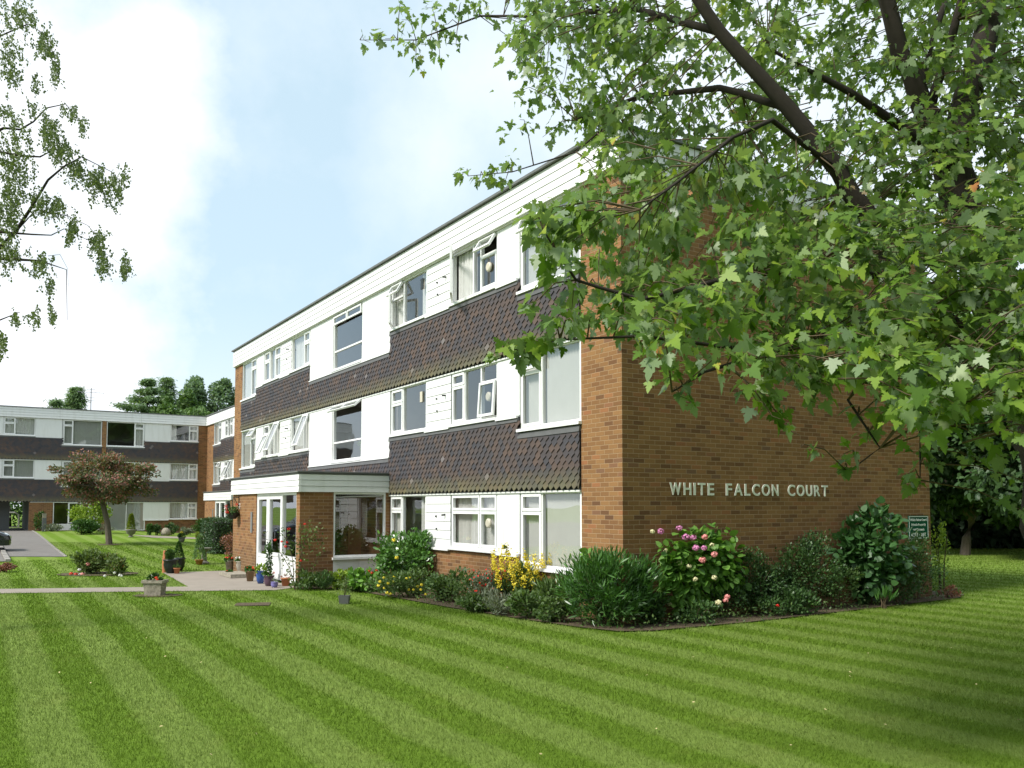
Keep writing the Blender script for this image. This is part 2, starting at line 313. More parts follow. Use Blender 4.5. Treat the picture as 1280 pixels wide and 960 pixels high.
def window(xf, parent, u0, u1, z0, z1, cols, blind='net', sill=True, name='window', cover=1.0, dblind=-.14):
    """cols: (ua, ub, [(za, zb, kind, angle)]) ; kind fix / cas / top / lo / hi"""
    fr = MB(); ring(fr, xf, u0, u1, z0, z1, .045, -.09, -.012)
    gl = MB(); sashes = []
    for i, (ua, ub, cells) in enumerate(cols):
        if i: fr.box((cols[i][0]-.022 if cols[i][0] > cols[i-1][0] else cols[i][1]-.022, -.088, z0+.045), ((cols[i][0] if cols[i][0] > cols[i-1][0] else cols[i][1])+.022, -.014, z1-.045), xf)
        for j, cell in enumerate(cells):
            za, zb, kind, ang = cell
            if j: fr.box((ua+.022, -.086, za-.022), (ub-.022, -.016, za+.022), xf)
            a, b, c, d = ua+.024, ub-.024, za+.024, zb-.024
            if kind == 'fix': gl.quad(a, b, c, d, -.05, xf)
            elif kind == 'cas':
                ring(fr, xf, a-.012, b+.012, c-.012, d+.012, .05, -.05, .006); gl.quad(a+.03, b-.03, c+.03, d-.03, -.03, xf)
            else: sashes.append((kind, a, b, c, d, ang))
    w = fr.build(name, M['upvc'], parent)
    if gl.v: gl.build('pane', M['glass'], w)
    for kind, a, b, c, d, ang in sashes:
        m = MB(); h = hinge(xf, kind, a, b, c, d, ang); ring(m, h, a-.012, b+.012, c-.012, d+.012, .05, 0, .045); m.quad(a+.03, b-.03, c+.03, d-.03, .02, h, 1)
        m.build('open_sash', [M['upvc'], M['glass']], w)
    if sill:
        m = MB(); m.box((u0-.03, -.10, z0-.055), (u1+.03, .075, z0-.003), xf); m.build('sill', M['upvc'], w)
    if blind: add_blind(xf, w, u0, u1, z0, z1, blind, cover, dblind)
    return w
def add_blind(xf, w, u0, u1, z0, z1, kind, cover=1.0, d=-.14):
    m = MB(); L = u1-u0
    if kind == 'vert':
        n = max(3, int(L/.09)); 
        for i in range(n):
            a = u0+.04+(L-.08)*i/n; m.add([(a, d-.045, z0+.04), (a+.078, d+.035, z0+.04), (a+.078, d+.035, z1-.03), (a, d-.045, z1-.03)], [(0, 1, 2, 3)], 0, xf)
        m.build('blind', M['blind'], w)
    elif kind in ('net', 'sides', 'red'):
        spans = [(u0+.02, u0+L*cover)] if kind == 'net' else [(u0+.02, u0+L*.22), (u1-L*.22, u1-.02)]
        if kind == 'net' and cover < 1: spans = [(u1-L*cover, u1-.02)]
        for a, b in spans:
            n = max(6, int((b-a)/.035)); vs = []
            for i in range(n+1):
                u = a+(b-a)*i/n; dd = d+.025*math.sin(i*1.9)+.01*math.sin(i*.7)
                vs += [(u, dd, z0+.04), (u, dd, z1-.03)]
            m = MB(); m.add(vs, [(2*i, 2*i+2, 2*i+3, 2*i+1) for i in range(n)], 0, xf)
            m.build('curtain', M['drape'] if kind == 'red' else M['net'], w)
def tiles(xf, u0, u1, zb, ztop, ph=0.0):
    """one band of pointed hanging tiles; ztop(u) gives the stepped upper edge"""
    m = MB(); W = .172; G = .108; z = zb; row = 0
    while True:
        if z > 8: break
        off = (row % 2)*W/2+ph; k0 = int((u0-off)/W)-1; k1 = int((u1-off)/W)+2; any_ = False
        for k in range(k0, k1):
            uc = off+k*W
            if uc-W*.51 < u0-.001: 
                if uc+W*.5 < u0+.02: continue
            if uc-W*.5 > u1-.02: continue
            top = ztop(min(max(uc, u0+.01), u1-.01))
            if z+G*.6 > top: continue
            any_ = True
            a = max(u0, uc-W*.485); b = min(u1, uc+W*.485); L = min(.2, top-z+.02); j = random.uniform(-.003, .003); dl = random.uniform(0, .005)
            dd = lambda t: .050-(.030)*t/.2+dl
            kick = .016 if row == 0 else (.006 if row == 1 else 0)
            mid = min(max(uc, a+.001), b-.001)
            f = [(a, dd(.07)+kick*.7, z+.068+j), (mid, dd(0)+kick, z+j), (b, dd(.07)+kick*.7, z+.068+j), (b, dd(L), z+L), (a, dd(L), z+L)]
            t = .011; g = [(p[0], p[1]-t, p[2]) for p in f]
            m.add(f+g, [(0, 1, 2, 3, 4), (0, 5, 6, 1), (1, 6, 7, 2), (2, 7, 8, 3), (4, 9, 5, 0)], 0, xf)
        z += G; row += 1
        if not any_ and row > 3: break
    return m
def boards(xf, m, u0, u1, z0, z1, n, d=.02, mi=0, th=.03, lap=.012):
    h = (z1-z0)/n
    for i in range(n):
        a = z0+i*h; b = a+h-.007
        m.add([(u0, d-th, a), (u1, d-th, a), (u1, d-th, b), (u0, d-th, b), (u0, d+lap, a), (u1, d+lap, a), (u1, d, b), (u0, d, b)],
              [(4, 5, 6, 7), (0, 1, 5, 4), (3, 7, 6, 2), (0, 4, 7, 3), (1, 2, 6, 5)], mi, xf)
HEAD = [2.13, 4.70, 7.27]; TOP = 7.88; LEN = 23.7

def apartment(name, label, X0, Y0, full=True, zg=0.0, group=None):
    root = empty(name, (X0, Y0, zg), label, 'apartment block', group)
    xf = frame_front(X0, Y0); D = 8.1; far_pier = LEN if full else LEN+.93
    umin = 0 if full else 8.0
    # brickwork
    m = MB(); wx = lambda x0, y0, z0, x1, y1, z1: m.box((X0+x0, Y0+y0, z0), (X0+x1, Y0+y1, z1))
    m.box((X0, Y0, -.2), (X0+.3, Y0+1.07, 7.27)); m.box((X0+.3, Y0, -.2), (X0+D, Y0+.3, 7.27)); m.build('gable_wall', M['brick'], root)
    m = MB(); m.box((X0, Y0+22.63, -.2), (X0+.3, Y0+far_pier, 7.27)); m.box((X0+.3, Y0+far_pier-.3, -.2), (X0+D, Y0+far_pier, 7.27)); m.build('end_wall', M['brick'], root)
    m = MB(); m.box((X0+D-.3, Y0+.3, -.2), (X0+D, Y0+far_pier-.3, 7.27)); m.build('rear_wall', M['brick'], root)
    for L_ in (((1.07, 2.98, .70), (2.98, 8.85, .97)), ((14.8, 20.62, .97), (20.62, 22.63, .70))):
        if L_[1][1] < umin+1: continue
        m = MB()
        for a, b, t in L_: m.box((a, -.12, -.2), (b, -.004, t), xf)
        m.build('low_wall', M['brick'], root)
    m = MB(); 
    for z in (0.05, 2.32, 4.90): m.box((X0+.16, Y0+.31, z), (X0+D-.31, Y0+far_pier-.31, z+.12))
    m.build('floor_slab', M['interior'], root)
    m = MB()
    for u in (3.4, 6.3, 8.84, 14.82, 17.2, 20.1): 
        for z0, z1 in ((.18, 2.31), (2.45, 4.89), (5.03, 7.6)): m.box((X0+.17, Y0+u-.05, z0), (X0+D-.32, Y0+u+.05, z1))
    for z0, z1 in ((.18, 2.31), (2.45, 4.89), (5.03, 7.6)): m.box((X0+3.9, Y0+.32, z0), (X0+4.0, Y0+far_pier-.32, z1))
    m.build('partition', M['interior'], root)
    # roof
    m = MB(); m.box((X0-.06, Y0-.03, 7.80), (X0+D+.05, Y0+far_pier+.03, 7.885)); m.build('roof', M['roof'], root)
    m = MB()
    m.box((X0-.15, Y0-.09, 7.888), (X0-.03, Y0+far_pier+.06, 7.935)); m.box((X0-.03, Y0-.09, 7.888), (X0+D+.1, Y0+.02, 7.935)); m.box((X0+D, Y0+.02, 7.888), (X0+D+.1, Y0+far_pier+.06, 7.935)); m.box((X0-.03, Y0+far_pier-.06, 7.888), (X0+D, Y0+far_pier+.06, 7.935))
    m.build('roof_edge', M['edge'], root)
    m = MB(); js = [-.04, 3.2, 7.9, 12.1, 16.4, 20.3, far_pier]
    for a, b in zip(js[:-1], js[1:]): boards(xf, m, a+.004, b-.004, 7.275, 7.88, 4, .085, th=.09)
    m.box((0, -.05, 7.255), (far_pier, .05, 7.272), xf)
    m.build('front_fascia', M['white'], root)
    m = MB(); gx = lambda u, d, z: (X0+u, Y0-d, z); js = [-.072, 2.7, 5.4, D+.04]
    for a, b in zip(js[:-1], js[1:]): boards(gx, m, a+.004, b-.004, 7.275, 7.88, 4, .04, th=.06)
    m.build('gable_fascia', M['greywhite'], root)  # greyer than the front boards: the gable's shade is put into the paint
    # tile hanging, flashing and backing
    def t1(u):
        if u < 2.98 or u > 20.62: return 3.10
        if 8.85 < u < 14.8: return 2.98
        return 3.42
    def t2(u): return 5.70 if (u < 2.98 or u > 20.62) else (5.53 if 8.85 < u < 14.8 else 6.02)
    for zb, tf in ((2.135, t1), (4.705, t2)):
        tiles(xf, 1.075 if full else 8.0, 22.62, zb, tf).build('hanging_tiles', M['tile'], root)
    m = MB()
    for (a, b), l1, l2 in (((1.07, 2.98), 3.20, 5.79), ((2.98, 8.85), 3.52, 6.11), ((8.85, 14.8), 3.02, 5.61), ((14.8, 20.62), 3.52, 6.11), ((20.62, 22.63), 3.20, 5.79)):
        for zb, l in ((2.12, l1), (4.69, l2)): m.box((a+.001, -.12, zb+.02), (b-.001, -.002, l), xf)
    m.build('tile_backing', M['backing'], root)
    m = MB()
    for (a, b), l1, l2 in (((1.075, 3.0), 3.205, 5.795), ((3.0, 8.87), 3.525, 6.115), ((8.87, 14.78), 3.025, 5.615), ((14.78, 20.60), 3.525, 6.115), ((20.60, 22.625), 3.205, 5.795)):
        for l in (l1, l2): m.add([(a, .0, l), (b, .0, l), (b, .035, l), (a, .035, l), (a, .052, l-.10), (b, .052, l-.10), (b, .0, l-.10), (a, .0, l-.10)], [(0, 1, 2, 3), (3, 2, 5, 4), (4, 5, 6, 7), (1, 6, 5, 2), (0, 3, 4, 7)], 0, xf)
    m.build('flashing', M['lead'], root)
    m = MB()
    for h in (2.13, 4.70): m.box((1.08, -.02, h-.035), (22.62, .03, h-.004), xf)
    m.build('drip_trim', M['greywhite'], root)
    # boarding between windows
    for k in range(3):
        zb = (1.0, 3.58, 6.17)[k]; zt = HEAD[k]-.006-(.03 if k < 2 else .015)
        for a, b in ((2.98, 3.79), (19.72, 20.62)):
            if b > umin or full:
                m = MB(); m.box((a+.005, -.06, zb-.03), (b-.005, .004, zt), xf); m.build('white_panel', M['white'], root)
        for a, b in ((5.70, 6.90), (16.65, 17.74)):
            if b > umin:
                m = MB(); boards(xf, m, a+.006, b-.006, zb-.03, zt, 6, .004); m.box((a+.006, -.06, zb-.03), (b-.006, -.028, zt), xf); pn = m.build('weatherboard', M['white'], root)
                for (uu, zz, ln) in ((5.95, zt-.42, .07), (6.35, zt-.45, .02), (6.32, zt-.72, .02)) if a < 10 else ((16.9, zt-.3, .10), (17.1, zt-.6, .02)):
                    p = MB(); p.tube([xf(uu, -.01, zz), xf(uu, ln+.02, zz-.01)], .019, 8); p.build('overflow_pipe', M['black'], root)
        if k:
            for a, b in ((8.85, 10.68), (12.84, 14.8)):
                zlo = (0, 3.05, 5.64)[k]; m = MB(); m.box((a+.004, -.05, zlo), (b-.004, .022, zlo+.44), xf); m.box((a+.004, -.05, zlo+.447), (b-.004, .015, zt), xf); m.build('white_panel', M['white'], root)
            m = MB(); m.box((8.85, -.05, zlo-.028), (14.8, .06, zlo-.003), xf); m.build('drip_board', M['upvc'], root)
        # long sills under the boarding
        for a, b in ((2.97, 3.80), (5.68, 6.90), (16.65, 17.76), (19.7, 20.62)):
            if b > umin:
                m = MB(); m.box((a+.032, -.05, zb-.085), (b-.032, .072, zb-.034), xf); m.build('sill', M['upvc'], root)
    # windows: A B C stair D E F on three storeys
    zs = (1.0, 3.58, 6.17); za = (.76, 3.28, 5.86)
    for k in range(3):
        h = HEAD[k]-.012; zb = zs[k]; t = h-.36
        if full:
            v = {0: 'cas', 1: 'top', 2: 'top'}[k]
            window(xf, root, 1.08, 2.97, za[k], h, [(1.12, 2.27, [(za[k]+.03, h-.03, 'fix', 0)]), (2.27, 2.93, [(za[k]+.03, t, 'cas', 0), (t, h-.03, v, (0, 9, 22)[k])])], 'vert' if k != 2 else 'vert')
            if k == 0: cols = [(3.82, 4.47, [(zb+.03, t, 'cas', 0), (t, h-.03, 'cas', 0)]), (4.47, 5.66, [(zb+.03, t, 'cas', 0), (t, h-.03, 'cas', 0)])]
            elif k == 1: cols = [(3.82, 4.45, [(zb+.03, t, 'top', 4), (t, h-.03, 'fix', 0)]), (4.45, 5.13, [(zb+.03, h-.03, 'fix', 0)]), (5.13, 5.66, [(zb+.03, t+.05, 'cas', 0), (t+.05, h-.03, 'cas', 0)])]
            else: cols = [(3.82, 4.47, [(zb+.03, t, 'cas', 0), (t, h-.03, 'top', 32)]), (4.47, 4.78, [(zb+.03, h-.03, 'fix', 0)]), (4.78, 5.66, [(zb+.03, h-.03, 'hi', 30)])]
            w = window(xf, root, 3.80, 5.68, zb, h, cols, None if k == 1 else 'net', cover=.45 if k else 1)
            m = MB(); c = (4.13, (1.52, 4.02, 6.62)[k]); n_ = 18
            vs = [(c[0]+math.cos(i*2*math.pi/n_)*r_, dd, c[1]+math.sin(i*2*math.pi/n_)*r_) for r_, dd in ((.095, -.02), (.095, .012), (.07, .03), (.001, .03)) for i in range(n_)]
            m.add(vs, [(q*n_+i, q*n_+(i+1) % n_, (q+1)*n_+(i+1) % n_, (q+1)*n_+i) for q in range(3) for i in range(n_)], 0, xf); m.build('extractor_fan', M['silver'], w)
        for (lo, hi, mir) in ((6.90, 8.83, 0), (14.82, 16.65, 1)):
            if mir == 0 and not full: continue
            if mir == 0 or k:
                nar = (hi-.68, hi-.04) if not mir else (lo+.04, lo+.60); wide = (lo+.04, hi-.68) if not mir else (lo+.60, hi-.04)
                kn = ('cas', 'cas', 'hi')[k] if not mir else ('cas', 'top', 'cas')[k]; an = (0, 0, 30)[k] if not mir else 20
                vn = ('cas', 'cas', 'top')[k] if not mir else 'cas'
                cw = (wide[0], wide[1], [(zb+.03, h-.03, 'fix', 0)])
                cn = (nar[0], nar[1], [(zb+.03, (t if not (mir and k == 1) else h-.03), kn, an)]+([(t, h-.03, vn, 30)] if not (mir and k == 1) else []))
                window(xf, root, lo, hi, zb, h, [cw, cn] if not mir else [cn, cw], ('sides', None, 'sides')[k] if not mir else 'net')
                if not mir:
                    m = MB(); u = 7.15; zc = (0, 4.37, 6.98)[k]
                    if k: m.box((u, -.045, zc-.14), (u+.12, -.02, zc+.1), xf); m.build('window_vent', M['silver'] if k == 1 else M['black'], root)
            elif full:
                window(xf, root, lo, hi, zb, h, [(lo+.04, hi-.04, [(zb+.03, h-.03, 'fix', 0)])], 'net')
        kE = ('cas', 'top', 'cas')[k]
        window(xf, root, 17.76, 19.70, zb, h, [(17.80, 18.42, [(zb+.03, (t if k != 1 else h-.03), kE, 22)]+([(t, h-.03, 'cas', 0)] if k != 1 else [])), (18.42, 19.05, [(zb+.03, h-.03, 'fix', 0)]), (19.05, 19.66, [(zb+.03, t, kE, 24), (t, h-.03, 'cas', 0)])], 'net')
        window(xf, root, 20.64, 22.61, za[k], h, [(20.68, 21.35, [(za[k]+.03, t, 'cas', 0), (t, h-.03, ('cas', 'top', 'cas')[k], 30)]), (21.35, 22.57, [(za[k]+.03, h-.03, 'fix', 0)])], 'vert' if k else 'net')
        if k:
            z0 = (0, 3.11, 5.70)[k]; tt = h-.30; mm = z0+.52
            cols = [(10.72, 12.80, [(z0+.03, mm, 'fix', 0), (mm, tt, 'fix', 0)])]
            w = window(xf, root, 10.68, 12.84, z0, h, cols, None)
            for a, b in ((10.74, 11.75), (11.78, 12.79)):
                m = MB(); kd = 'top' if k == 1 else 'fixd'; hh = hinge(xf, 'top', a, b, tt+.02, h-.04, 48 if k == 1 else 0)
                ring(m, hh, a, b, tt+.02, h-.04, .045, -.01, .035); m.quad(a+.03, b-.03, tt+.05, h-.07, .01, hh, 1); m.build('open_sash', [M['upvc'], M['glass']], w)
            if k == 1:
                m = MB(); m.lathe(xf(11.35, -.35, z0+.02), [(.05, 0), (.09, .06), (.1, .12), (.06, .2), (.07, .24)], 14); v = m.build('vase', M['whitep'], root, True)
                Pp, nn = blob_points(xf(11.35, -.35, z0+.38), .16, .16, .16, 120); leaves('vase_flowers', Pp, nn, rnd(120), .06, 'oval', M['lime'], v)
    # porch
    zt = 2.19; side = frame_side(Y0+8.87); sx = lambda u, d, z: side(X0+u, d, z); fx = lambda u, d, z: (X0-2.23-d, Y0+u, z)
    m = MB(); m.box((X0-2.23, Y0+8.87, -.2), (X0-1.42, Y0+9.12, zt)); m.build('porch_wall', M['brick'], root)
    m = MB(); m.box((X0-2.23, Y0+12.45, -.2), (X0-2.0, Y0+14.8, zt)); m.box((X0-2.0, Y0+14.57, -.2), (X0-.002, Y0+14.8, zt)); m.build('porch_wall', M['brick'], root)
    m = MB(); m.box((X0-.10, Y0+8.87, -.2), (X0+.02, Y0+9.1, zt)); m.build('porch_wall', M['brick'], root)
    m = MB(); m.box((.02, -.12, -.2), (.03, -.1, -.1), xf); m = MB(); m.box((9.1, -.20, -.1), (10.9, -.1, 2.9), xf); m.box((11.9, -.20, -.1), (14.57, -.1, 2.9), xf); m.build('lobby_wall', M['brick'], root)
    m = MB(); m.box((10.9, -.17, .05), (11.9, -.12, 2.1), xf); m.build('inner_door', M['timber'], root)
    m = MB(); m.box((X0-2.0, Y0+9.12, .02), (X0+.1, Y0+14.57, .06)); m.build('porch_floor', M['tarmac'], root)
    m = MB(); m.box((X0-2.30, Y0+8.80, 2.6), (X0-.05, Y0+14.88, 2.63)); m.box((X0-2.2, Y0+8.9, zt+.02), (X0-.1, Y0+14.75, 2.5)); m.box((X0-2.33, Y0+8.77, 2.634), (X0-.06, Y0+14.91, 2.66)); m.build('porch_roof', M['edge'], root)
    m = MB(); boards(fx, m, 8.80, 14.88, zt-.005, 2.598, 3, .05, th=.06); m.build('porch_fascia', M['white'], root)
    m = MB(); boards(sx, m, -2.275, -.004, zt-.005, 2.598, 3, .05, th=.06); m.build('porch_fascia', M['greywhite'], root)  # side boards greyer than the front ones, shade of this face painted in
    w = window(sx, root, -1.42, -.10, .66, zt-.01, [(-1.38, -.14, [(.69, zt-.04, 'fix', 0)])], None)
    m = MB(); m.box((-1.42, -.06, .05), (-.78, .0, .60), sx); m.box((-.775, -.06, .05), (-.10, .0, .60), sx); m.build('lower_panel', M['greywhite'], w)
    d0 = MB(); ring(d0, fx, 9.13, 12.44, .06, zt-.01, .06, -.12, -.02); d0.box((10.25, -.118, .12), (10.33, -.022, zt-.07), fx); d0.box((11.42, -.118, .12), (11.50, -.022, zt-.07), fx); d0.box((9.19, -.116, .58), (10.25, -.024, .66), fx)
    d0.box((9.19, -.08, .12), (10.25, -.05, .58), fx)
    d = d0.build('entrance_screen', M['upvc'], root)
    m = MB(); ring(m, fx, 10.335, 11.415, .125, zt-.075, .085, -.10, -.025); m.box((10.42, -.09, .21), (11.33, -.04, .62), fx); m.box((10.42, -.10, .62), (11.33, -.025, .70), fx); dd = m.build('entrance_door', M['upvc'], d)
    m = MB(); ring(m, fx, 11.505, 12.375, .125, zt-.075, .085, -.10, -.025); m.box((11.59, -.09, .21), (12.29, -.04, .55), fx); m.box((11.59, -.10, .55), (12.29, -.025, .62), fx); m.build('entrance_door', M['upvc'], d)
    m = MB(); m.quad(9.2, 10.24, .67, zt-.08, -.07, fx); m.quad(10.43, 11.32, .71, zt-.17, -.07, fx); m.quad(11.6, 12.28, .63, zt-.17, -.07, fx); m.build('pane', M['glass'], d)
    m = MB(); m.tube([fx(11.38, -.01, 1.0), fx(11.38, .04, 1.02), fx(11.38, .04, 1.2), fx(11.38, -.01, 1.22)], .012, 6); m.build('door_handle', M['metal'], d)
    m = MB(); m.box((12.75, .0, 1.15), (12.88, .03, 1.70), fx); ip = m.build('intercom_panel', M['metal'], root)
    return root

main = apartment('apartment_block', 'long three storey brick block with dark hanging tiles and white boards in the foreground', 0, 0)
far_blk = apartment('apartment_block', 'half hidden tiled block with white porch set back beyond the clipped hedge', 4.75, 25.12, False)

# the far wing across the end of the lawn
WY = 49.7; wing = empty('apartment_block', (-1.5, WY, .3), 'low looking far block across the lawn with a driveway passage at its left', 'apartment block')
wf = frame_wing(WY); WL, WR, WD = -15.0, 4.75, 8.1
def wp(name, mat, boxes):
    m = MB()
    for b in boxes: m.box(b[0], b[1], wf)
    return m.build(name, M[mat], wing)
wp('brick_pier', 'brick', [((4.2, -.3, -.2), (4.745, 0, 7.27))]); wp('brick_pier', 'brick', [((-1.69, -.3, .0), (-1.45, .05, 7.27))])
wp('brick_wall', 'brick', [((-5.64, -.3, -.1), (-4.36, 0, 2.12))]); wp('low_wall', 'brick', [((.97, -.2, -.2), (4.2, -.01, .98))])
wp('end_wall', 'brick', [((WR+8, -WD, -.2), (WR+8.1, 0, 7.27))]); wp('rear_wall', 'brick', [((-5.6, -WD, -.2), (WR+8, -WD+.25, 7.27)), ((WL, -WD, 2.4), (-5.6, -WD+.25, 7.27))])
wp('passage_wall', 'greywall', [((-9.2, -1.6, -.1), (-6.62, -1.3, 2.3))]); wp('passage_wall', 'greywall', [((-5.64, -WD+.25, -.1), (-5.44, -.3, 2.3))])
wp('floor_slab', 'interior', [((WL, -WD+.3, 2.3), (WR, -.15, 2.42)), ((WL, -WD+.3, 4.9), (WR, -.15, 5.02))])
wp('partition', 'interior', [((x-.05, -WD+.3, z0), (x+.05, -.2, z1)) for x in (-9.6, -4.7, -1.57, 1.6) for z0, z1 in ((2.45, 4.88), (5.04, 7.6))]+[((x-.05, -WD+.3, .2), (x+.05, -.32, 2.29)) for x in (-1.57, 1.6)]+[((WL, -4.2, 2.44), (WR, -4.1, 4.88)), ((WL, -4.2, 5.04), (WR, -4.1, 7.6)), ((-5.3, -4.2, .1), (WR, -4.1, 2.28))])
wp('roof', 'roof', [((WL, -WD, 7.80), (WR+8.1, .04, 7.885))]); wp('roof_edge', 'edge', [((WL, -.05, 7.888), (WR-.16, .14, 7.925))])
m = MB()
for a, b in ((-15, -9.7), (-9.7, -4.1), (-4.1, .6), (.6, 4.66)): boards(wf, m, a+.004, b-.004, 7.275, 7.88, 4, .09, th=.1)
m.build('front_fascia', M['white'], wing)
mir = lambda a, b: (-3.14-b, -3.14-a)
def t1w(u):
    if -3.95 < u < .82: return 3.02
    return 3.50
def t2w(u): return 5.58 if -3.95 < u < .82 else 6.08
for a, b in ((-1.44, 4.195), (-15, -1.70)):
    tiles(wf, a, b, 2.135, t1w).build('hanging_tiles', M['tile'], wing); tiles(wf, a, b, 4.705, t2w).build('hanging_tiles', M['tile'], wing)
wp('tile_backing', 'backing', [((a+.01, -.15, zb), (b-.01, -.003, t)) for a, b, t, s in ((.82, 4.2, 3.52, 0), (-1.45, .82, 3.04, 0), (-3.95, -1.69, 3.04, 0), (-15, -3.95, 3.52, 0)) for zb in (2.13,)]+[((a+.01, -.15, 4.70), (b-.01, -.003, t)) for a, b, t in ((.82, 4.2, 6.10), (-1.45, .82, 5.60), (-3.95, -1.69, 5.60), (-15, -3.95, 6.10))])
wp('flashing', 'lead', [((a, 0, t-.09), (b, .055, t)) for a, b, t in ((.82, 4.19, 3.55), (-1.44, .82, 3.07), (-3.95, -1.70, 3.07), (-15, -3.95, 3.55), (.82, 4.19, 6.13), (-1.44, .82, 5.63), (-3.95, -1.70, 5.63), (-15, -3.95, 6.13))])
for k in range(3):
    h = HEAD[k]-.012; zb = (1.03, 3.60, 6.18)[k]; zl = (0, 3.12, 5.70)[k]; t = h-.36
    w = window(wf, wing, 2.42, 4.18, zb, h, [(2.46, 3.60, [(zb+.03, h-.03, 'fix', 0)]), (3.60, 4.14, [(zb+.03, t, 'cas', 0), (t, h-.03, 'cas', 0)])], ('net', 'net', 'sides')[k])
    wp('white_panel', 'white', [((.83, -.06, zb-.05), (2.41, .01, h))])
    if k:
        window(wf, wing, -1.43, .81, zl, h, [(-1.39, .22, [(zl+.03, h-.03, 'fix', 0)]), (.22, .77, [(zl+.03, t, 'cas', 0), (t, h-.03, 'cas', 0)])], 'red' if k == 1 else 'net', cover=.25)
        window(wf, wing, -3.93, -1.71, zl, h, [(-3.89, -3.36, [(zl+.03, t, 'cas', 0), (t, h-.03, 'cas', 0)]), (-3.36, -1.75, [(zl+.03, h-.03, 'fix', 0)])], 'vert')
        window(wf, wing, -7.12, -5.42, zb, h, [(-7.08, -6.5, [(zb+.03, t, 'cas', 0), (t, h-.03, 'cas', 0)]), (-6.5, -5.46, [(zb+.03, h-.03, 'fix', 0)])], 'vert' if k == 1 else 'net')
        wp('white_panel', 'white', [((-5.41, -.06, zb-.05), (-3.96, .01, h))]); wp('white_panel', 'white', [((-15, -.06, zb-.05), (-7.13, .01, h))])
        wp('sill', 'upvc', [((-5.40, -.05, zb-.10), (-3.96, .06, zb-.052))]); 
    wp('sill', 'upvc', [((.84, -.05, zb-.10), (2.38, .06, zb-.052))])
window(wf, wing, -1.30, .95, .30, 2.12, [(-1.26, -.18, [(.33, 2.09, 'fix', 0)]), (-.18, .91, [(.33, 2.09, 'fix', 0)])], 'vert', sill=False, name='patio_window', dblind=-.09)
window(wf, wing, -4.34, -2.3, .35, 2.12, [(-4.30, -3.5, [(.8, 2.09, 'fix', 0)]), (-3.5, -2.34, [(.8, 2.09, 'cas', 0)])], None, sill=False)
wp('lower_panel', 'white', [((-4.30, -.05, .38), (-2.34, -.01, .77))]); wp('white_panel', 'white', [((-2.29, -.06, .3), (-1.72, -.01, 2.12))])
wp('drip_trim', 'greywhite', [((a, -.02, h-.035), (b, .03, h-.004)) for a, b in ((-1.44, 4.19), (-5.6, -1.70)) for h in (2.13,)]+[((a, -.02, 4.665), (b, .03, 4.696)) for a, b in ((-1.44, 4.19), (-15, -1.70))])

# ------------------------------------------------------------------ name lettering and sign
def glyph(ch, w, h, th=.02):
    cu = bpy.data.curves.new('glyph', 'FONT'); cu.body = ch; cu.size = 1; cu.extrude = 0; cu.offset = .016 if h > .1 else .010
    o = bpy.data.objects.new('glyph', cu); COL.objects.link(o); dg = bpy.context.evaluated_depsgraph_get(); dg.update()
    me = bpy.data.meshes.new_from_object(o.evaluated_get(dg)); vs = [v.co.copy() for v in me.vertices]; fs = [tuple(p.vertices) for p in me.polygons]
    es = {}
    for f in fs:
        for a, b in zip(f, f[1:]+f[:1]): es[(min(a, b), max(a, b))] = es.get((min(a, b), max(a, b)), 0)+1
    bd = [e for e, c in es.items() if c == 1]
    bpy.data.objects.remove(o); bpy.data.curves.remove(cu); bpy.data.meshes.remove(me)
    x0 = min(v.x for v in vs); x1 = max(v.x for v in vs); y0 = min(v.y for v in vs); y1 = max(v.y for v in vs)
    sx = (w/(x1-x0)) if w else h/(y1-y0); sy = h/(y1-y0)
    return [((v.x-x0)*sx, (v.y-y0)*sy) for v in vs], fs, bd, (x1-x0)*sx
def put_glyph(m, g, X, Y, Z, th, mi=0):
    pts, fs, bd, w = g; n = len(pts)
    vs = [(X+p[0], Y-th, Z+p[1]) for p in pts]+[(X+p[0], Y, Z+p[1]) for p in pts]
    m.add(vs, fs+[tuple(i+n for i in reversed(f)) for f in fs]+[(a, b, b+n, a+n) for a, b in bd], mi)
let = empty('wall_lettering', (3, -.03, 2.0), 'pale metal capital letters spelling the name across the brick gable wall', 'lettering')
wid = {'W': .25, 'H': .165, 'I': .045, 'T': .165, 'E': .145, 'F': .14, 'A': .20, 'L': .135, 'C': .185, 'O': .20, 'N': .165, 'U': .165, 'R': .165}
for word, a, b in (('WHITE', .97, 1.96), ('FALCON', 2.24, 3.54), ('COURT', 3.79, 4.88)):
    tw = sum(wid[c] for c in word); gap = (b-a-tw)/(len(word)-1); x = a
    for c in word:
        m = MB(); hh = .205; zb = 2.035
        if c == 'I': m.box((x, -.020, zb), (x+wid[c], -.006, zb+hh))
        else: put_glyph(m, glyph(c, wid[c], hh), x, -.006, zb, .014)
        o = m.build('letter', M['letter'], let); x += wid[c]+gap
sg = empty('notice_board', (7.66, -.02, 1.2), 'green warning notice with white lettering fixed to the brick wall', 'sign')
m = MB(); m.box((7.33, -.022, 1.19), (7.995, -.003, 1.665)); b = m.build('sign_panel', M['signgreen'], sg)
m = MB(); 
for A, B in (((7.345, -.026, 1.205), (7.98, -.0225, 1.217)), ((7.345, -.026, 1.638), (7.98, -.0225, 1.65)), ((7.345, -.026, 1.217), (7.355, -.0225, 1.638)), ((7.97, -.026, 1.217), (7.98, -.0225, 1.638))): m.box(A, B)
m.build('border', M['signwhite'], b)
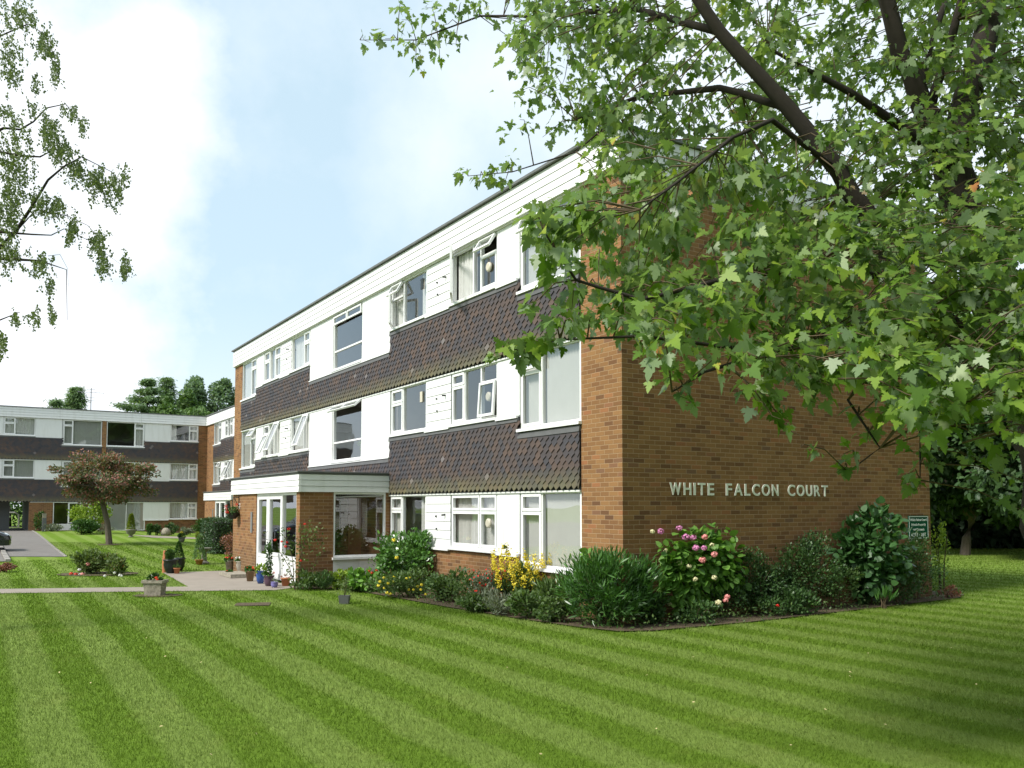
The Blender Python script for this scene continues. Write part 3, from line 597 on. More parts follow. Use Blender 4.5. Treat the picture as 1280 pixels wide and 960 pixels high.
def text_line(s, xc, z, h, maxw, parent, mat='signwhite', Y=-.0225, cs=None):
    cap = h; x = 0; items = []; lo = 'gjpqy'; small = 'acemnorsuvwxz'
    for ch in s:
        if ch == ' ': x += cap*.38; continue
        hh = cap if (ch.isupper() or ch in 'bdfhklt') else (cap*.74 if ch in small else cap*1.0)
        if ch == 'i': hh = cap
        dz = -cap*.24 if ch in lo else 0
        g = glyph(ch, None, hh if ch not in lo else cap*.98); items.append((g, x, dz)); x += g[3]+cap*.12
    sc = maxw/x; m = MB()
    for g, gx, dz in items:
        g2 = ([(p[0]*sc, p[1]) for p in g[0]], g[1], g[2], g[3]*sc); put_glyph(m, g2, xc-maxw/2+gx*sc, Y, z+dz, .003)
    m.build('lettering', M[mat], parent)
for s_, z_, h_, w_ in (('White Falcon Court', 1.555, .048, .56), ('Private Property', 1.458, .048, .48), ('and Grounds', 1.360, .048, .38), ('KEEP OUT', 1.238, .075, .50)): text_line(s_, 7.662, z_, h_, w_, b)

# ------------------------------------------------------------------ ground
def sheet(name, xs, ys, mat, off=0.0, kind='structure'):
    vs = [(x, y, gz(x, y)+off) for y in ys for x in xs]; nx = len(xs)
    fs = [(j*nx+i, j*nx+i+1, (j+1)*nx+i+1, (j+1)*nx+i) for j in range(len(ys)-1) for i in range(nx-1)]
    me = bpy.data.meshes.new(name); me.from_pydata(vs, [], fs); o = link(name, me, mat); o['kind'] = kind; return o
lin = lambda a, b, n: [a+(b-a)*i/n for i in range(n+1)]
sheet('lawn', [-900, -200, -60]+lin(-20, 12, 32)+[30, 60, 200, 900], [-900, -200, -40, -12]+lin(0, 56, 56)+[80, 150, 300, 900], M['lawn'])
def poly_sheet(name, pts, mat, off, step=1.5, kind='structure', lip=0):
    import bmesh
    bm = bmesh.new(); vs = [bm.verts.new((p[0], p[1], 0)) for p in pts]; bm.faces.new(vs)
    xs = [p[0] for p in pts]; ys = [p[1] for p in pts]
    y = math.floor(min(ys))+step
    while y < max(ys):
        bmesh.ops.bisect_plane(bm, geom=bm.verts[:]+bm.edges[:]+bm.faces[:], plane_co=(0, y, 0), plane_no=(0, 1, 0)); y += step
    for v in bm.verts: v.co.z = gz(v.co.x, v.co.y)+off
    bmesh.ops.triangulate(bm, faces=bm.faces[:]); bmesh.ops.recalc_face_normals(bm, faces=bm.faces[:])
    if bm.faces and sum(f.normal.z for f in bm.faces) < 0: bmesh.ops.reverse_faces(bm, faces=bm.faces[:])
    me = bpy.data.meshes.new(name); bm.to_mesh(me); bm.free(); o = link(name, me, mat); o['kind'] = kind; return o
PATH = [(-16, 15.3), (-8.05, 12.0), (-4.35, 10.35), (-4.05, 15.1), (-2.25, 14.9), (-2.25, 9.0), (-2.45, 8.75), (-2.9, 8.45), (-5.69, 9.8), (-8.05, 10.85), (-16, 14.3)]
poly_sheet('path', PATH, M['path'], .012)
poly_sheet('path', [(-.6, 37.5), (2.4, 36.6), (2.4, 39.5), (-1.2, 40.6)], M['path'], .012)
poly_sheet('driveway', [(-7.44, 25.6), (-5.72, 24.6), (-5.42, 58), (-7.44, 58)], M['tarmac'], .016)
poly_sheet('car_park', [(-40, 22.2), (-7.62, 22.8), (-7.62, 58), (-40, 58)], M['tarmac'], .020)
m = MB()
for j in range(20):
    y0 = 22.8+j*.95; m.box((-7.61, y0, gz(-7.5, y0)-.1), (-7.46, y0+.93, gz(-7.5, y0)+.09))
o = m.build('kerb', M['kerb']); o['kind'] = 'structure'
m = MB()
for j in range(26):
    y0 = 24.7+j*.95; x = -5.70+.3*(y0-24.7)/33; m.box((x, y0, gz(x, y0)-.1), (x+.08, y0+.93, gz(x, y0)+.035))
o = m.build('kerb', M['kerb']); o['kind'] = 'structure'
BED = [(-2.22, 8.86), (-2.42, 8.55), (-1.9, 8.15), (-1.5, 7.6), (-1.33, 5.6), (-1.2, 3.6), (-.95, 1.4), (-.72, .1), (-.5, -.5), (.0, -.72), (2, -.80), (5, -.66), (8.2, -.50), (9.0, -.15), (9.1, .9), (8.11, 1.2), (8.11, -.002), (-.002, -.002), (-.002, 8.86)]
poly_sheet('flower_bed', BED, M['soil'], .022)
poly_sheet('flower_bed', [(1.0, 49.69), (.9, 48.9), (2.5, 48.8), (4.6, 48.8), (4.6, 49.69)], M['soil'], .022); poly_sheet('flower_bed', [(-5.3, 49.69), (-5.3, 49.1), (-1.9, 48.6), (-.9, 48.9), (-1.4, 49.69)], M['soil'], .022)
def round_bed(c, rx, ry, rot=0):
    return poly_sheet('flower_bed', [(c[0]+math.cos(t)*rx*math.cos(rot)-math.sin(t)*ry*math.sin(rot), c[1]+math.cos(t)*rx*math.sin(rot)+math.sin(t)*ry*math.cos(rot)) for t in [i*2*math.pi/20 for i in range(20)]], M['soil'], .02)
tb = at(137, 681); round_bed(tb, .5, .5)
rb = at(119, 719); round_bed((rb[0]+.1, rb[1]+.3), 1.05, .75, -.5)
ub = at(197, 745); round_bed((ub[0], ub[1]), .5, .32, -.5)
mh = at(316, 756); o = poly_sheet('drain_cover', [(mh[0]-.38, mh[1]-.1), (mh[0]+.2, mh[1]-.38), (mh[0]+.38, mh[1]+.12), (mh[0]-.2, mh[1]+.36)], M['soil'], .016, kind=None); del o['kind']; tag(o, 'bare earth edged drain cover sunk in the striped lawn', 'drain cover')

# grass blades on the nearer lawn: one mass
def in_poly(x, y, P):
    r = np.zeros(len(x), bool); j = len(P)-1
    for i in range(len(P)):
        xi, yi = P[i]; xj, yj = P[j]; c = ((yi > y) != (yj > y)) & (x < (xj-xi)*(y-yi)/((yj-yi) if yj != yi else 1e-9)+xi); r ^= c; j = i
    return r
def grass():
    V = []; 
    for D0, D1, dens, hh, ww in ((4.8, 7.5, 5200, .026, .0042), (7.5, 11, 3000, .030, .006), (11, 16, 1500, .034, .009), (16, 22, 700, .036, .014), (22, 40, 170, .04, .025)):
        wmax = D1*.66; n = int((D1-D0)*2*wmax*dens)
        D = D0+(D1-D0)*rng.random(n); L = (rng.random(n)*2-1)*wmax; ok = np.abs(L) < D*.63+.3; D = D[ok]; L = L[ok]
        x = CAM[0]+L*rt[0]+D*fw[0]; y = CAM[1]+L*rt[1]+D*fw[1]
        ok = ~(in_poly(x, y, PATH) | in_poly(x, y, BED) | ((x > -.01) & (x < 8.1) & (y > 0) & (y < 24)) | ((x > -2.3) & (x < 0) & (y > 8.8) & (y < 15)) | ((x < -5.6) & (y > 23)) | (y > 49) | ((x > 4.7) & (y > 25)))
        ok &= (np.hypot(x-mh[0], y-mh[1]) > .36)
        x = x[ok]; y = y[ok]; n = len(x)
        t = np.clip((y-20)/28, 0, 1); t = t*t*(3-2*t); s2 = np.clip((x+2)/6, 0, 1); s2 = s2*s2*(3-2*s2); z = .36*t*(1-.75*s2)
        a = rng.random(n)*2*math.pi; h = hh*(.6+.8*rng.random(n)); w = ww*(.7+.6*rng.random(n))
        st = np.sign(np.sin((x+7.33)/.872*2*math.pi))
        lx = rng.normal(size=n)*.35*h; ly = (st*.2+rng.normal(size=n)*.4)*h
        dx = np.cos(a)*w/2; dy = np.sin(a)*w/2
        tri = np.stack([np.stack([x-dx, y-dy, z], 1), np.stack([x+dx, y+dy, z], 1), np.stack([x+lx, y+ly, z+h], 1)], 1); V.append(tri.reshape(-1, 3))
    V = np.concatenate(V); n = len(V)//3
    me = bpy.data.meshes.new('grass'); me.vertices.add(n*3); me.vertices.foreach_set('co', V.ravel()); me.loops.add(n*3); me.loops.foreach_set('vertex_index', np.arange(n*3, dtype=np.int32))
    me.polygons.add(n); me.polygons.foreach_set('loop_start', np.arange(0, n*3, 3, dtype=np.int32)); me.update(calc_edges=True)
    o = link('grass', me, M['blade']); o['kind'] = 'stuff'; tag(o, 'short mown grass of the striped lawn', 'grass'); return n
print('blades', grass())

# ------------------------------------------------------------------ plants
def bush(name, label, cat, px, by, wpx, ty, shape, lsize, n, mat, clumps=22, cs=.34, up=.6, ryf=.8, group=None, back=.85, stems=5, stemmat='twig', droop=0.0, loc=None, fill=.35, rad=None):
    g = at(px, by) if loc is None else Vector(loc); s = F/depth(g); rx = wpx/s/2*1.22 if rad is None else rad; H = (by-ty)/s if rad is None else ty; ry = rx*ryf; n = int(n*1.45); clumps = int(clumps*1.3)
    c = Vector((g[0]+fw[0]*ry*back, g[1]+fw[1]*ry*back, gz(g[0], g[1]))) if loc is None else g
    if loc is None:
        bk = back
        while bk > .1:
            c = Vector((g[0]+fw[0]*ry*bk, g[1]+fw[1]*ry*bk, c[2]))
            if not ((c.x > -.35*ry and c.y > -.35*ry and c.x < 8.1 and c.y < 24) or (c.x > -2.33-.3*ry and 8.78-.3*ry < c.y < 15 and c.x < 6)): break
            bk -= .08
    root = empty(name, c, label, cat, group)
    P, nr = blob_points((0, 0, H*.54), rx, ry, H*.50, n, clumps, cs, .02, fill)
    # rotate the ellipsoid so that its width lies across the view
    X = P[:, 0]*rt[0]+P[:, 1]*fw[0]+c[0]; Y = P[:, 0]*rt[1]+P[:, 1]*fw[1]+c[1]; P = np.stack([X, Y, P[:, 2]+c[2]], 1)
    nn = np.stack([nr[:, 0]*rt[0]+nr[:, 1]*fw[0], nr[:, 0]*rt[1]+nr[:, 1]*fw[1], nr[:, 2]], 1)
    P = clamp_out(P); k = len(P)
    T = unit(nn*.8+rnd(k)*.45+np.array([0, 0, up-droop])); Nn = unit(nn*.7+np.array([0, 0, .8])+rnd(k)*.45)
    leaves('foliage', P, T, Nn, lsize*(.7+.6*rng.random(k)), shape, M[mat], root)
    if stems:
        m = MB()
        for i in range(stems):
            a = random.uniform(0, 6.28); r_ = random.uniform(.3, .75); p1 = Vector((math.cos(a)*rx*r_, math.sin(a)*ry*r_, H*random.uniform(.45, .8)))
            q_ = clamp_out(np.array([list(c+p1), [c.x+p1.x*.45, c.y+p1.y*.45, c.z+p1.z*.5]])); m.tube([c+Vector((math.cos(a)*.04, math.sin(a)*.04, -.02)), q_[1], q_[0]], [.012+.006*H, .010, .004], 5)
        m.build('stem', M[stemmat], root)
    return root, c, rx, ry, H, s
def heads(root, spots, D, r, mats, name='flower_head'):
    for i, (px, py) in enumerate(spots):
        p = Vector(clamp_out(np.array([list(pt(px, py, D+random.uniform(-.05, .08)))]))[0]); flower(name, p, r*random.uniform(.85, 1.15), M[mats[i % len(mats)]], root)

# bed along the gable and the front
b1 = bush('evergreen_shrub', 'dense dark green strap leaved bush at the near corner of the brick wall', 'shrub', 765, 787, 104, 692, 'strap', .125, 4600, 'strap', 44, .36, .9)
b2 = bush('hydrangea', 'hydrangea bush with pink and cream flower heads below the pale lettering', 'shrub', 848, 772, 146, 660, 'broad', .125, 900, 'hyd', 30, .34, .15, .6, droop=.35)
heads(b2[0], [(826, 664), (849, 660), (857, 671), (866, 672), (881, 671), (870, 685), (880, 685), (878, 700), (893, 693), (898, 753), (907, 750), (909, 746)], depth(b2[1])-b2[3]*1.12, .066, ['pink', 'pink', 'pink', 'pink', 'salmon', 'pink', 'pink', 'salmon', 'salmon', 'cream', 'salmon', 'salmon'])
heads(b2[0], [(806, 664), (832, 688), (849, 704), (861, 708), (869, 724), (893, 722), (837, 755), (890, 681)], depth(b2[1])-b2[3]*1.15, .05, ['cream'])
b3 = bush('cotoneaster', 'dark thin arching shrub against the wall right of the hydrangea', 'shrub', 935, 768, 110, 690, 'diam', .045, 3200, 'darkleaf', 26, .34, .5, .5, fill=.2)
b3b = bush('cotoneaster', 'wispy dark shrub against the gable below the last word of the lettering', 'shrub', 1010, 764, 90, 668, 'diam', .05, 3000, 'darkleaf', 24, .34, .7, .55, fill=.2)
bush('groundcover_plant', 'low dark plant with a red bloom at the lawn edge by the gable', 'plant', 970, 773, 44, 748, 'oval', .05, 420, 'darkleaf', 10, .4)
heads(bpy.data.objects['groundcover_plant'], [(972, 757)], 13.6, .035, ['red'])
bush('perennial_plant', 'low green leafy clump beneath the hydrangea', 'plant', 875, 783, 70, 752, 'oval', .055, 520, 'darkleaf', 10, .4)
b4 = bush('laurel_shrub', 'big glossy broad leaved shrub left of the green notice', 'shrub', 1098, 760, 92, 638, 'broad', .13, 1050, 'big', 24, .36, .3, .7)
bush('privet_shrub', 'small leaved dark shrub at the far end of the gable wall', 'shrub', 1152, 752, 66, 668, 'diam', .045, 2200, 'darkleaf', 20, .34, .6, .7)
bush('elder_sapling', 'pale green upright sapling by the far corner of the gable', 'shrub', 1184, 742, 26, 646, 'oval', .06, 330, 'lime', 12, .3, .8, 1.0, fill=.1)
bush('iris_clump', 'sword leaved clump at the foot of the glossy broad leaved shrub', 'plant', 1108, 762, 18, 742, 'strap', .20, 30, 'strap', 5, .3, 2.2, .8)
bush('dead_clippings', 'brown dried plant at the end of the gable bed', 'plant', 1192, 749, 22, 734, 'diam', .05, 260, 'bronze', 8, .4)
# along the front
bush('dahlia_clump', 'tangled grey green plants left of the strap leaved bush', 'plant', 700, 772, 56, 722, 'strap', .14, 800, 'perennial', 14, .4, .9)
b5 = bush('loosestrife', 'tall clump of yellow flower spikes under the white window', 'plant', 650, 766, 64, 700, 'oval', .06, 1500, 'perennial', 20, .34, .8)
for i in range(38):
    a = (616+(i*37 % 72), 698+(i*23 % 38)); p = pt(a[0], a[1]-2, depth(b5[1])-b5[3]*random.uniform(.1, .95)); n_ = 60
    P = np.array(p)+rnd(n_)*np.array([.022, .022, .07]); leaves('flower_spike', P, rnd(n_), rnd(n_), .028, 'petal', M['yellow'], b5[0])
for (a, b_, c_) in ((631, 684, 4), (634, 693, 6), (674, 709, 5)):
    p = pt(a, b_, depth(b5[1])); n_ = 40; P = np.array(p)+rnd(n_)*np.array([.04, .04, .035]); leaves('flower_spike', P, rnd(n_), rnd(n_), .035, 'petal', M['yellow'], b5[0])
m = MB(); q = pt(633, 684, depth(b5[1])); m.tube([(q.x, q.y, .1), tuple(q)], [.01, .006], 5); q2 = pt(674, 709, depth(b5[1])); m.tube([(q2.x, q2.y, .1), tuple(q2)], [.01, .006], 5); m.build('stem', M['stem'], b5[0])
P = np.array([[q.x, q.y, .45+.05*i] for i in range(14)])+rnd(14)*.02; leaves('foliage', P, rnd(14)+[0, 0, .3], rnd(14)+[0, 0, 1], .09, 'oval', M['perennial'], b5[0])
fx_ = empty('foxglove', at(697, 760), 'single tall magenta tipped spire before the large ground floor window', 'plant')
q = pt(688, 690, depth(at(697, 760))); q0 = at(697, 760); m = MB(); m.tube([q0, q0.lerp(q, .5)+Vector((.02, 0, 0)), q], [.008, .006, .003], 5); m.build('stem', M['stem'], fx_)
for i, t in enumerate((1.0, .96, .92)): flower('blossom', tuple(q0.lerp(q, t)), .022, M['magenta'], fx_, 16)
n_ = 40; tt = rng.random(n_)*.85; P = np.array([list(q0.lerp(q, t)) for t in tt]); leaves('foliage', P, rnd(n_)+[0, 0, .6], rnd(n_), .07, 'oval', M['perennial'], fx_)
bush('penstemon', 'airy red flowered plant against the low brick wall', 'plant', 609, 766, 44, 714, 'oval', .045, 700, 'grey', 14, .36, .8)
pb = bpy.data.objects['penstemon']; n_ = 130; c = ORG[pb]; P = np.array(c)+np.stack([rng.normal(size=n_)*.16, rng.normal(size=n_)*.14, .35+rng.random(n_)*.4], 1); leaves('blossom', P, rnd(n_), rnd(n_), .035, 'petal', M['red'], pb)
bush('perennial_plant', 'green leafy perennials between the glossy round bush and the red flowers', 'plant', 567, 757, 62, 716, 'oval', .07, 1100, 'perennial', 18, .36, .6)
bush('fern_clump', 'grey leaved clump at the lawn edge under the red flowers', 'plant', 625, 772, 50, 742, 'strap', .10, 600, 'grey', 12, .4, .8)
bush('perennial_plant', 'straggly green clump at the lawn edge under the yellow spikes', 'plant', 665, 777, 56, 742, 'oval', .07, 700, 'perennial', 12, .4, .8)
b6 = bush('euonymus', 'large rounded glossy green bush in front of the left ground floor window', 'shrub', 512, 740, 82, 662, 'oval', .085, 3000, 'euon', 34, .34, .3, .85)
b7 = bush('rose_bush', 'yellow flowering rose at the foot of the rounded glossy bush', 'shrub', 505, 750, 84, 714, 'oval', .06, 1300, 'perennial', 18, .38, .5, .5)
heads(b7[0], [(475, 727), (480, 722), (473, 732), (485, 729), (492, 727), (493, 721), (508, 723), (512, 722), (480, 735), (511, 737), (517, 737), (522, 733), (527, 731), (484, 741), (526, 737), (532, 743), (523, 748), (488, 742)], depth(b7[1])-b7[3]*.8, .036, ['yellow'], 'rose_bloom')
heads(b6[0], [(492, 675), (496, 697)], depth(b6[1])-b6[3]*.9, .05, ['yellow'], 'rose_bloom')
b8 = bush('dahlia_clump', 'dark leaved dahlia with red blooms below the porch window', 'plant', 459, 742, 46, 712, 'oval', .12, 420, 'hyd', 14, .38, .3)
heads(b8[0], [(465, 716), (471, 713), (461, 714)], depth(b8[1]), .04, ['red'], 'bloom')
bush('perennial_plant', 'lime green plant under the white porch window panel', 'plant', 426, 738, 36, 712, 'oval', .08, 380, 'lime', 10, .4)
bush('lavender_bush', 'small dark rounded bush beside the brick corner of the porch', 'plant', 402, 739, 28, 716, 'strap', .07, 800, 'darkleaf', 12, .36, .8)
bush('perennial_plant', 'mixed low greenery at the brick corner of the porch', 'plant', 381, 739, 34, 716, 'oval', .06, 600, 'perennial', 12, .4)
heads(bpy.data.objects['perennial_plant.004'] if 'perennial_plant.004' in bpy.data.objects else b8[0], [(382, 722), (377, 723)], depth(b8[1])+.5, .03, ['whitep'], 'bloom')
# climbing rose by the porch
cr = empty('climbing_rose', at(372, 738), 'straggling climbing rose with red blooms on the porch brick corner', 'climbing plant'); Dc = depth(at(372, 738))
m = MB(); sprays = [[(368, 738), (366, 700), (358, 672), (352, 668)], [(372, 738), (374, 700), (384, 668), (392, 658)], [(370, 738), (362, 710), (350, 690)], [(378, 738), (392, 712), (398, 690)], [(372, 738), (378, 690), (372, 672)]]
for sp in sprays:
    P3 = [pt(a, b_, Dc+.05+.05*i) for i, (a, b_) in enumerate(sp)]; m.tube(P3, [.012, .009, .006, .004][:len(P3)], 5)
m.build('stem', M['twig'], cr)
LP = []
for sp in sprays:
    for (a, b_), (a2, b2_) in zip(sp[:-1], sp[1:]):
        for i in range(22): t = random.random(); LP.append(pt(a+(a2-a)*t+random.gauss(0, 5), b_+(b2_-b_)*t+random.gauss(0, 5), Dc+random.uniform(-.15, .12)))
for i in range(110): LP.append(pt(388+random.gauss(0, 9), 668+random.gauss(0, 9), Dc+random.uniform(0, .15)))
P = np.array([list(p) for p in LP]); P = P[~inside_building(P)]; leaves('foliage', P, rnd(len(P))+[0, 0, .1], rnd(len(P))+[0, 0, .8], .065, 'oval', M['rosegreen'], cr)
heads(cr, [(361, 661), (381, 655), (352, 677), (344, 675), (357, 683), (376, 701), (359, 678)], Dc-.1, .04, ['red'], 'rose_bloom')

# low weedy ground cover that closes the soil of the beds
gx_ = rng.random(60000)*12-3; gy_ = rng.random(60000)*10.2-1; ok_ = in_poly(gx_, gy_, BED) & (rng.random(60000) < .62); gx_, gy_ = gx_[ok_], gy_[ok_]
cl_ = .5+.5*np.sin(gx_*3.1+1)*np.sin(gy_*2.7+gx_); ok_ = rng.random(len(gx_)) < .35+.65*cl_; gx_, gy_ = gx_[ok_], gy_[ok_]; n_ = len(gx_)
P = clamp_out(np.stack([gx_+rng.normal(size=n_)*.05, gy_+rng.normal(size=n_)*.05, .03+rng.random(n_)**1.5*.20], 1)); o = leaves('ground_cover', P, rnd(n_)*.7+[0, 0, .5], rnd(n_)*.5+[0, 0, 1], .045*(.6+.8*rng.random(n_)), 'oval', M['perennial']); o['kind'] = 'stuff'; tag(o, 'low weedy ground cover along the edge of the long flower bed', 'ground cover')

# ------------------------------------------------------------------ pots and planters
def pot(name, label, px, by, rpx, hpx, prof, mat, plant=None, cat='plant pot', z0=0, group=None, loc=None, sc=None):
    g = at(px, by) if loc is None else Vector(loc); s = F/depth(g) if sc is None else sc; r = rpx/s; h = hpx/s; root = empty(name, g, label, cat, group)
    m = MB(); m.lathe(g+Vector((0, 0, z0+.012)), [(a*r, b_*h) for a, b_ in prof], 22); o = m.build('pot', M[mat], root, False)
    for p_ in o.data.polygons: p_.use_smooth = len(p_.vertices) == 4
    m = MB(); m.lathe(g+Vector((0, 0, z0+h*.86)), [(r*.8, 0), (r*.8, .02)], 16); m.build('compost', M['soil'], root)
    if plant:
        for (kind, mt, shape, ls, n, wr, hh, mats, dz) in plant:
            c = g+Vector((0, 0, z0+h*.95+hh*r*.5+dz*r)); 
            if kind == 'cone':
                k = n; t = rng.random(k)**.8; a = rng.random(k)*6.283; rr = wr*r*(1-t)**.75*(.8+.25*rng.random(k)); P = np.array(g)+np.stack([np.cos(a)*rr, np.sin(a)*rr, z0+h*.95+t*hh*r], 1); nr = np.stack([np.cos(a), np.sin(a), np.full(k, .6)], 1)
            else:
                P, nr = blob_points(c, wr*r, wr*r, hh*r*.55, n, 12, .42, None, .5)
            leaves('plant', P, unit(nr+rnd(len(P))*.4), unit(nr+rnd(len(P))*.5), ls, shape, M[mt], root)
            for q in range(len(mats) and 7):
                a = random.uniform(0, 6.28); flower('bloom', tuple(c+Vector((math.cos(a)*wr*r*.75, math.sin(a)*wr*r*.75, hh*r*random.uniform(.1, .5)))), .045, M[mats[q % len(mats)]], root, 26)
    return root
P_T = [(.68, 0), (.95, .86), (1.05, .86), (1.05, 1.0), (.9, 1.0), (.88, .9)]
P_U = [(.55, 0), (.6, .06), (.85, .3), (.98, .62), (.92, .85), (1.05, .93), (1.05, 1), (.9, 1)]
P_B = [(.6, 0), (.85, .25), (.98, .55), (.9, .88), (1.0, .94), (1.0, 1.0), (.85, 1)]
P_URN = [(.55, 0), (.5, .05), (.3, .15), (.3, .25), (.75, .45), (.9, .75), (1.1, .9), (1.1, 1), (.9, 1)]
ger = lambda mt: [('ball', 'box', 'broad', .06, 170, 1.15, .9, mt, 0)]
pot('planter', 'black tub holding a round clipped box ball beside the path', 213, 717, 8.5, 17, P_U, 'black', [('ball', 'box', 'oval', .034, 1800, .80, 1.6, [], -.05)])
pot('planter', 'black tub holding a taller box cone behind the clipped ball', 223, 714, 8, 16, P_U, 'black', [('cone', 'box', 'oval', .034, 1800, .85, 2.7, [], 0)])
pot('plant_pot', 'small terracotta pot in front of the two black tubs', 221, 717.5, 4, 7, P_T, 'terracotta', [('ball', 'box', 'strap', .08, 60, .9, 1.2, [], 0)])
pt1 = empty('timber_post', at(206, 716), 'short terracotta coloured post beside the black tubs', 'post'); g = at(206, 716); m = MB(); m.lathe(g, [(.07, 0), (.08, .25), (.06, .5), (.05, .62), (.0, .63)], 10); m.build('post_body', M['terracotta'], pt1)
pot('plant_pot', 'terracotta pot with a slim dark conifer on the far side of the path', 249, 706, 5, 6, P_T, 'terracotta', [('cone', 'conifer', 'needle', .09, 700, 1.2, 6.0, [], 0)])
pb_ = empty('stone_pedestal', at(255, 705), 'weathered stone bird bath beside the slim conifer pot', 'bird bath'); m = MB(); m.lathe(at(255, 705), [(.16, 0), (.16, .05), (.09, .1), (.08, .38), (.12, .42), (.22, .48), (.22, .52), (.16, .5)], 16); m.build('basin', M['stone_dark'], pb_)
pot('stone_urn', 'stone pedestal urn with a golden conifer near the far patio windows', 163.5, 671.5, 6.5, 9.5, P_URN, 'stone_dark', [('cone', 'gold', 'needle', .12, 800, .55, 2.9, [], 0)], 'urn')
pot('stone_urn', 'small stone tub with a yellow flower on the far lawn', 227, 678, 4, 6, P_U, 'stone_dark', [('ball', 'box', 'oval', .09, 200, .9, 1.4, [], 0), ('ball', 'yellow', 'petal', .07, 20, .3, .4, [], 1.3)], 'urn')
# stone trough
tr = empty('stone_trough', at(193.5, 745), 'square rough stone planter standing at the edge of the near lawn', 'stone planter'); g = at(193.5, 745); s = F/depth(g)
m = MB(); w0, w1, hh = 10.2/s, 13.2/s, 20/s
def rot(p): return (g[0]+p[0]*rt[0]*1+p[1]*fw[0], g[1]+p[0]*rt[1]+p[1]*fw[1], g[2]+p[2])
N_ = 8; vs = []; fs = []
prof = [(w0, 0), (w0*1.03, hh*.25), (w0*1.08, hh*.55), (w0*1.13, hh*.8), (w1, hh*.82), (w1, hh), (w1*.84, hh), (w1*.82, hh*.8)]
for r_, z_ in prof:
    for i in range(24):
        a = i*2*math.pi/24+math.pi/4; q = 1/max(abs(math.cos(a)), abs(math.sin(a))); q = min(q, 1.36); j = 1+random.uniform(-.022, .022); vs.append((math.cos(a)*q*r_*j, math.sin(a)*q*r_*j*.8, z_+random.uniform(-.004, .004)))
fs = [(i*24+t, i*24+(t+1) % 24, (i+1)*24+(t+1) % 24, (i+1)*24+t) for i in range(len(prof)-1) for t in range(24)]+[tuple(range(24)), tuple((len(prof)-1)*24+t for t in range(24))]
m.add(vs, fs, 0, lambda x, y, z: rot((x, y, z))); m.build('trough_body', M['stone'], tr)
P, nr = blob_points((g[0], g[1], g[2]+hh+.05), .13, .12, .09, 260, 10, .4); leaves('plant', P, unit(nr+rnd(260)*.4), nr, .05, 'oval', M['box'], tr)
heads(tr, [(190, 720)], depth(g), .05, ['whitep'], 'bloom'); heads(tr, [(195, 722), (196.5, 724)], depth(g)-.05, .04, ['orangered'], 'bloom')
g = at(430.5, 755); gp = empty('plant_pot', g, 'small square grey pot with a straggly plant alone on the lawn', 'plant pot'); s = F/depth(g); m = MB()
w0, w1, hh = 5.2/s, 6.6/s, 10.5/s
m.add([rot2 for rot2 in [(g[0]+a*rt[0]*r_+b_*fw[0]*r_, g[1]+a*rt[1]*r_+b_*fw[1]*r_, z_) for r_, z_ in ((w0, 0), (w1, hh), (w1*.86, hh), (w1*.8, hh*.85)) for a, b_ in ((-1, -1), (1, -1), (1, 1), (-1, 1))]], [(i*4+t, i*4+(t+1) % 4, (i+1)*4+(t+1) % 4, (i+1)*4+t) for i in range(3) for t in range(4)]+[(12, 13, 14, 15), (0, 3, 2, 1)]); m.build('pot', M['greywall'], gp)
P = np.array(g)+rnd(70)*np.array([.10, .09, .10])+[0, 0, .33]; leaves('plant', P, rnd(70)+[0, 0, .4], rnd(70)+[0, 0, 1], .055, 'oval', M['rosegreen'], gp)
m = MB()
for i in range(4): m.tube([g+Vector((0, 0, hh*.8)), g+Vector((random.uniform(-.1, .1), random.uniform(-.1, .1), .42))], [.004, .002], 4)
m.build('stem', M['twig'], gp)
# entrance pots
pot('plant_pot', 'tall stone pot of red geraniums left of the doorstep', 286.5, 714, 5, 13, P_T, 'stone', ger(['orangered']))
pot('plant_pot', 'wide stone pot of white flowers standing behind the doorstep', 302, 716, 7, 14, P_U, 'stone', ger(['whitep']))
pot('plant_pot', 'ribbed barrel pot of orange geraniums right of the doorstep', 312.5, 727, 5.5, 13, P_T, 'wood', ger(['orangered']))
pot('plant_pot', 'blue glazed pot with a leafy plant by the entrance door', 325.5, 730, 5.5, 16, P_B, 'blueglaze', [('ball', 'lime', 'oval', .07, 160, 1.1, 1.5, [], 0)])
pot('plant_pot', 'plum glazed pot of red and white geraniums by the entrance door', 336, 733, 6.5, 13, P_B, 'purple', ger(['orangered', 'whitep']))
pot('plant_pot', 'low lilac pot in front of the plum glazed pot', 343, 735, 4.5, 7, P_B, 'lilac', [('ball', 'grey', 'strap', .07, 50, .9, .8, [], 0)])
pot('plant_pot', 'broad terracotta pot at the foot of the climbing rose', 357, 733, 6, 10, P_T, 'terracotta', [('ball', 'bronze', 'strap', .08, 50, .8, .6, [], 0)])
pot('plant_pot', 'small pot of red flowers on the paving below the doorstep', 286, 720, 2.6, 4, P_T, 'terracotta', ger(['red']))
tall = bush('potted_shrub', 'tall thin leafy plant rising between the blue and plum pots', 'plant', 338, 729, 14, 678, 'oval', .06, 320, 'darkleaf', 12, .3, .6, fill=.1)
bush('bronze_shrub', 'rusty bronze leaved shrub against the left side of the porch wall', 'shrub', 287, 703, 24, 664, 'diam', .06, 700, 'bronze', 14, .36, .6)
gs = at(300, 724); st = empty('door_step', gs, 'pale stone slab step between the pots at the porch', 'step'); m = MB(); m.box((-2.95, 12.1, .02), (-2.4, 13.3, .11)); m.build('slab', M['stone'], st)
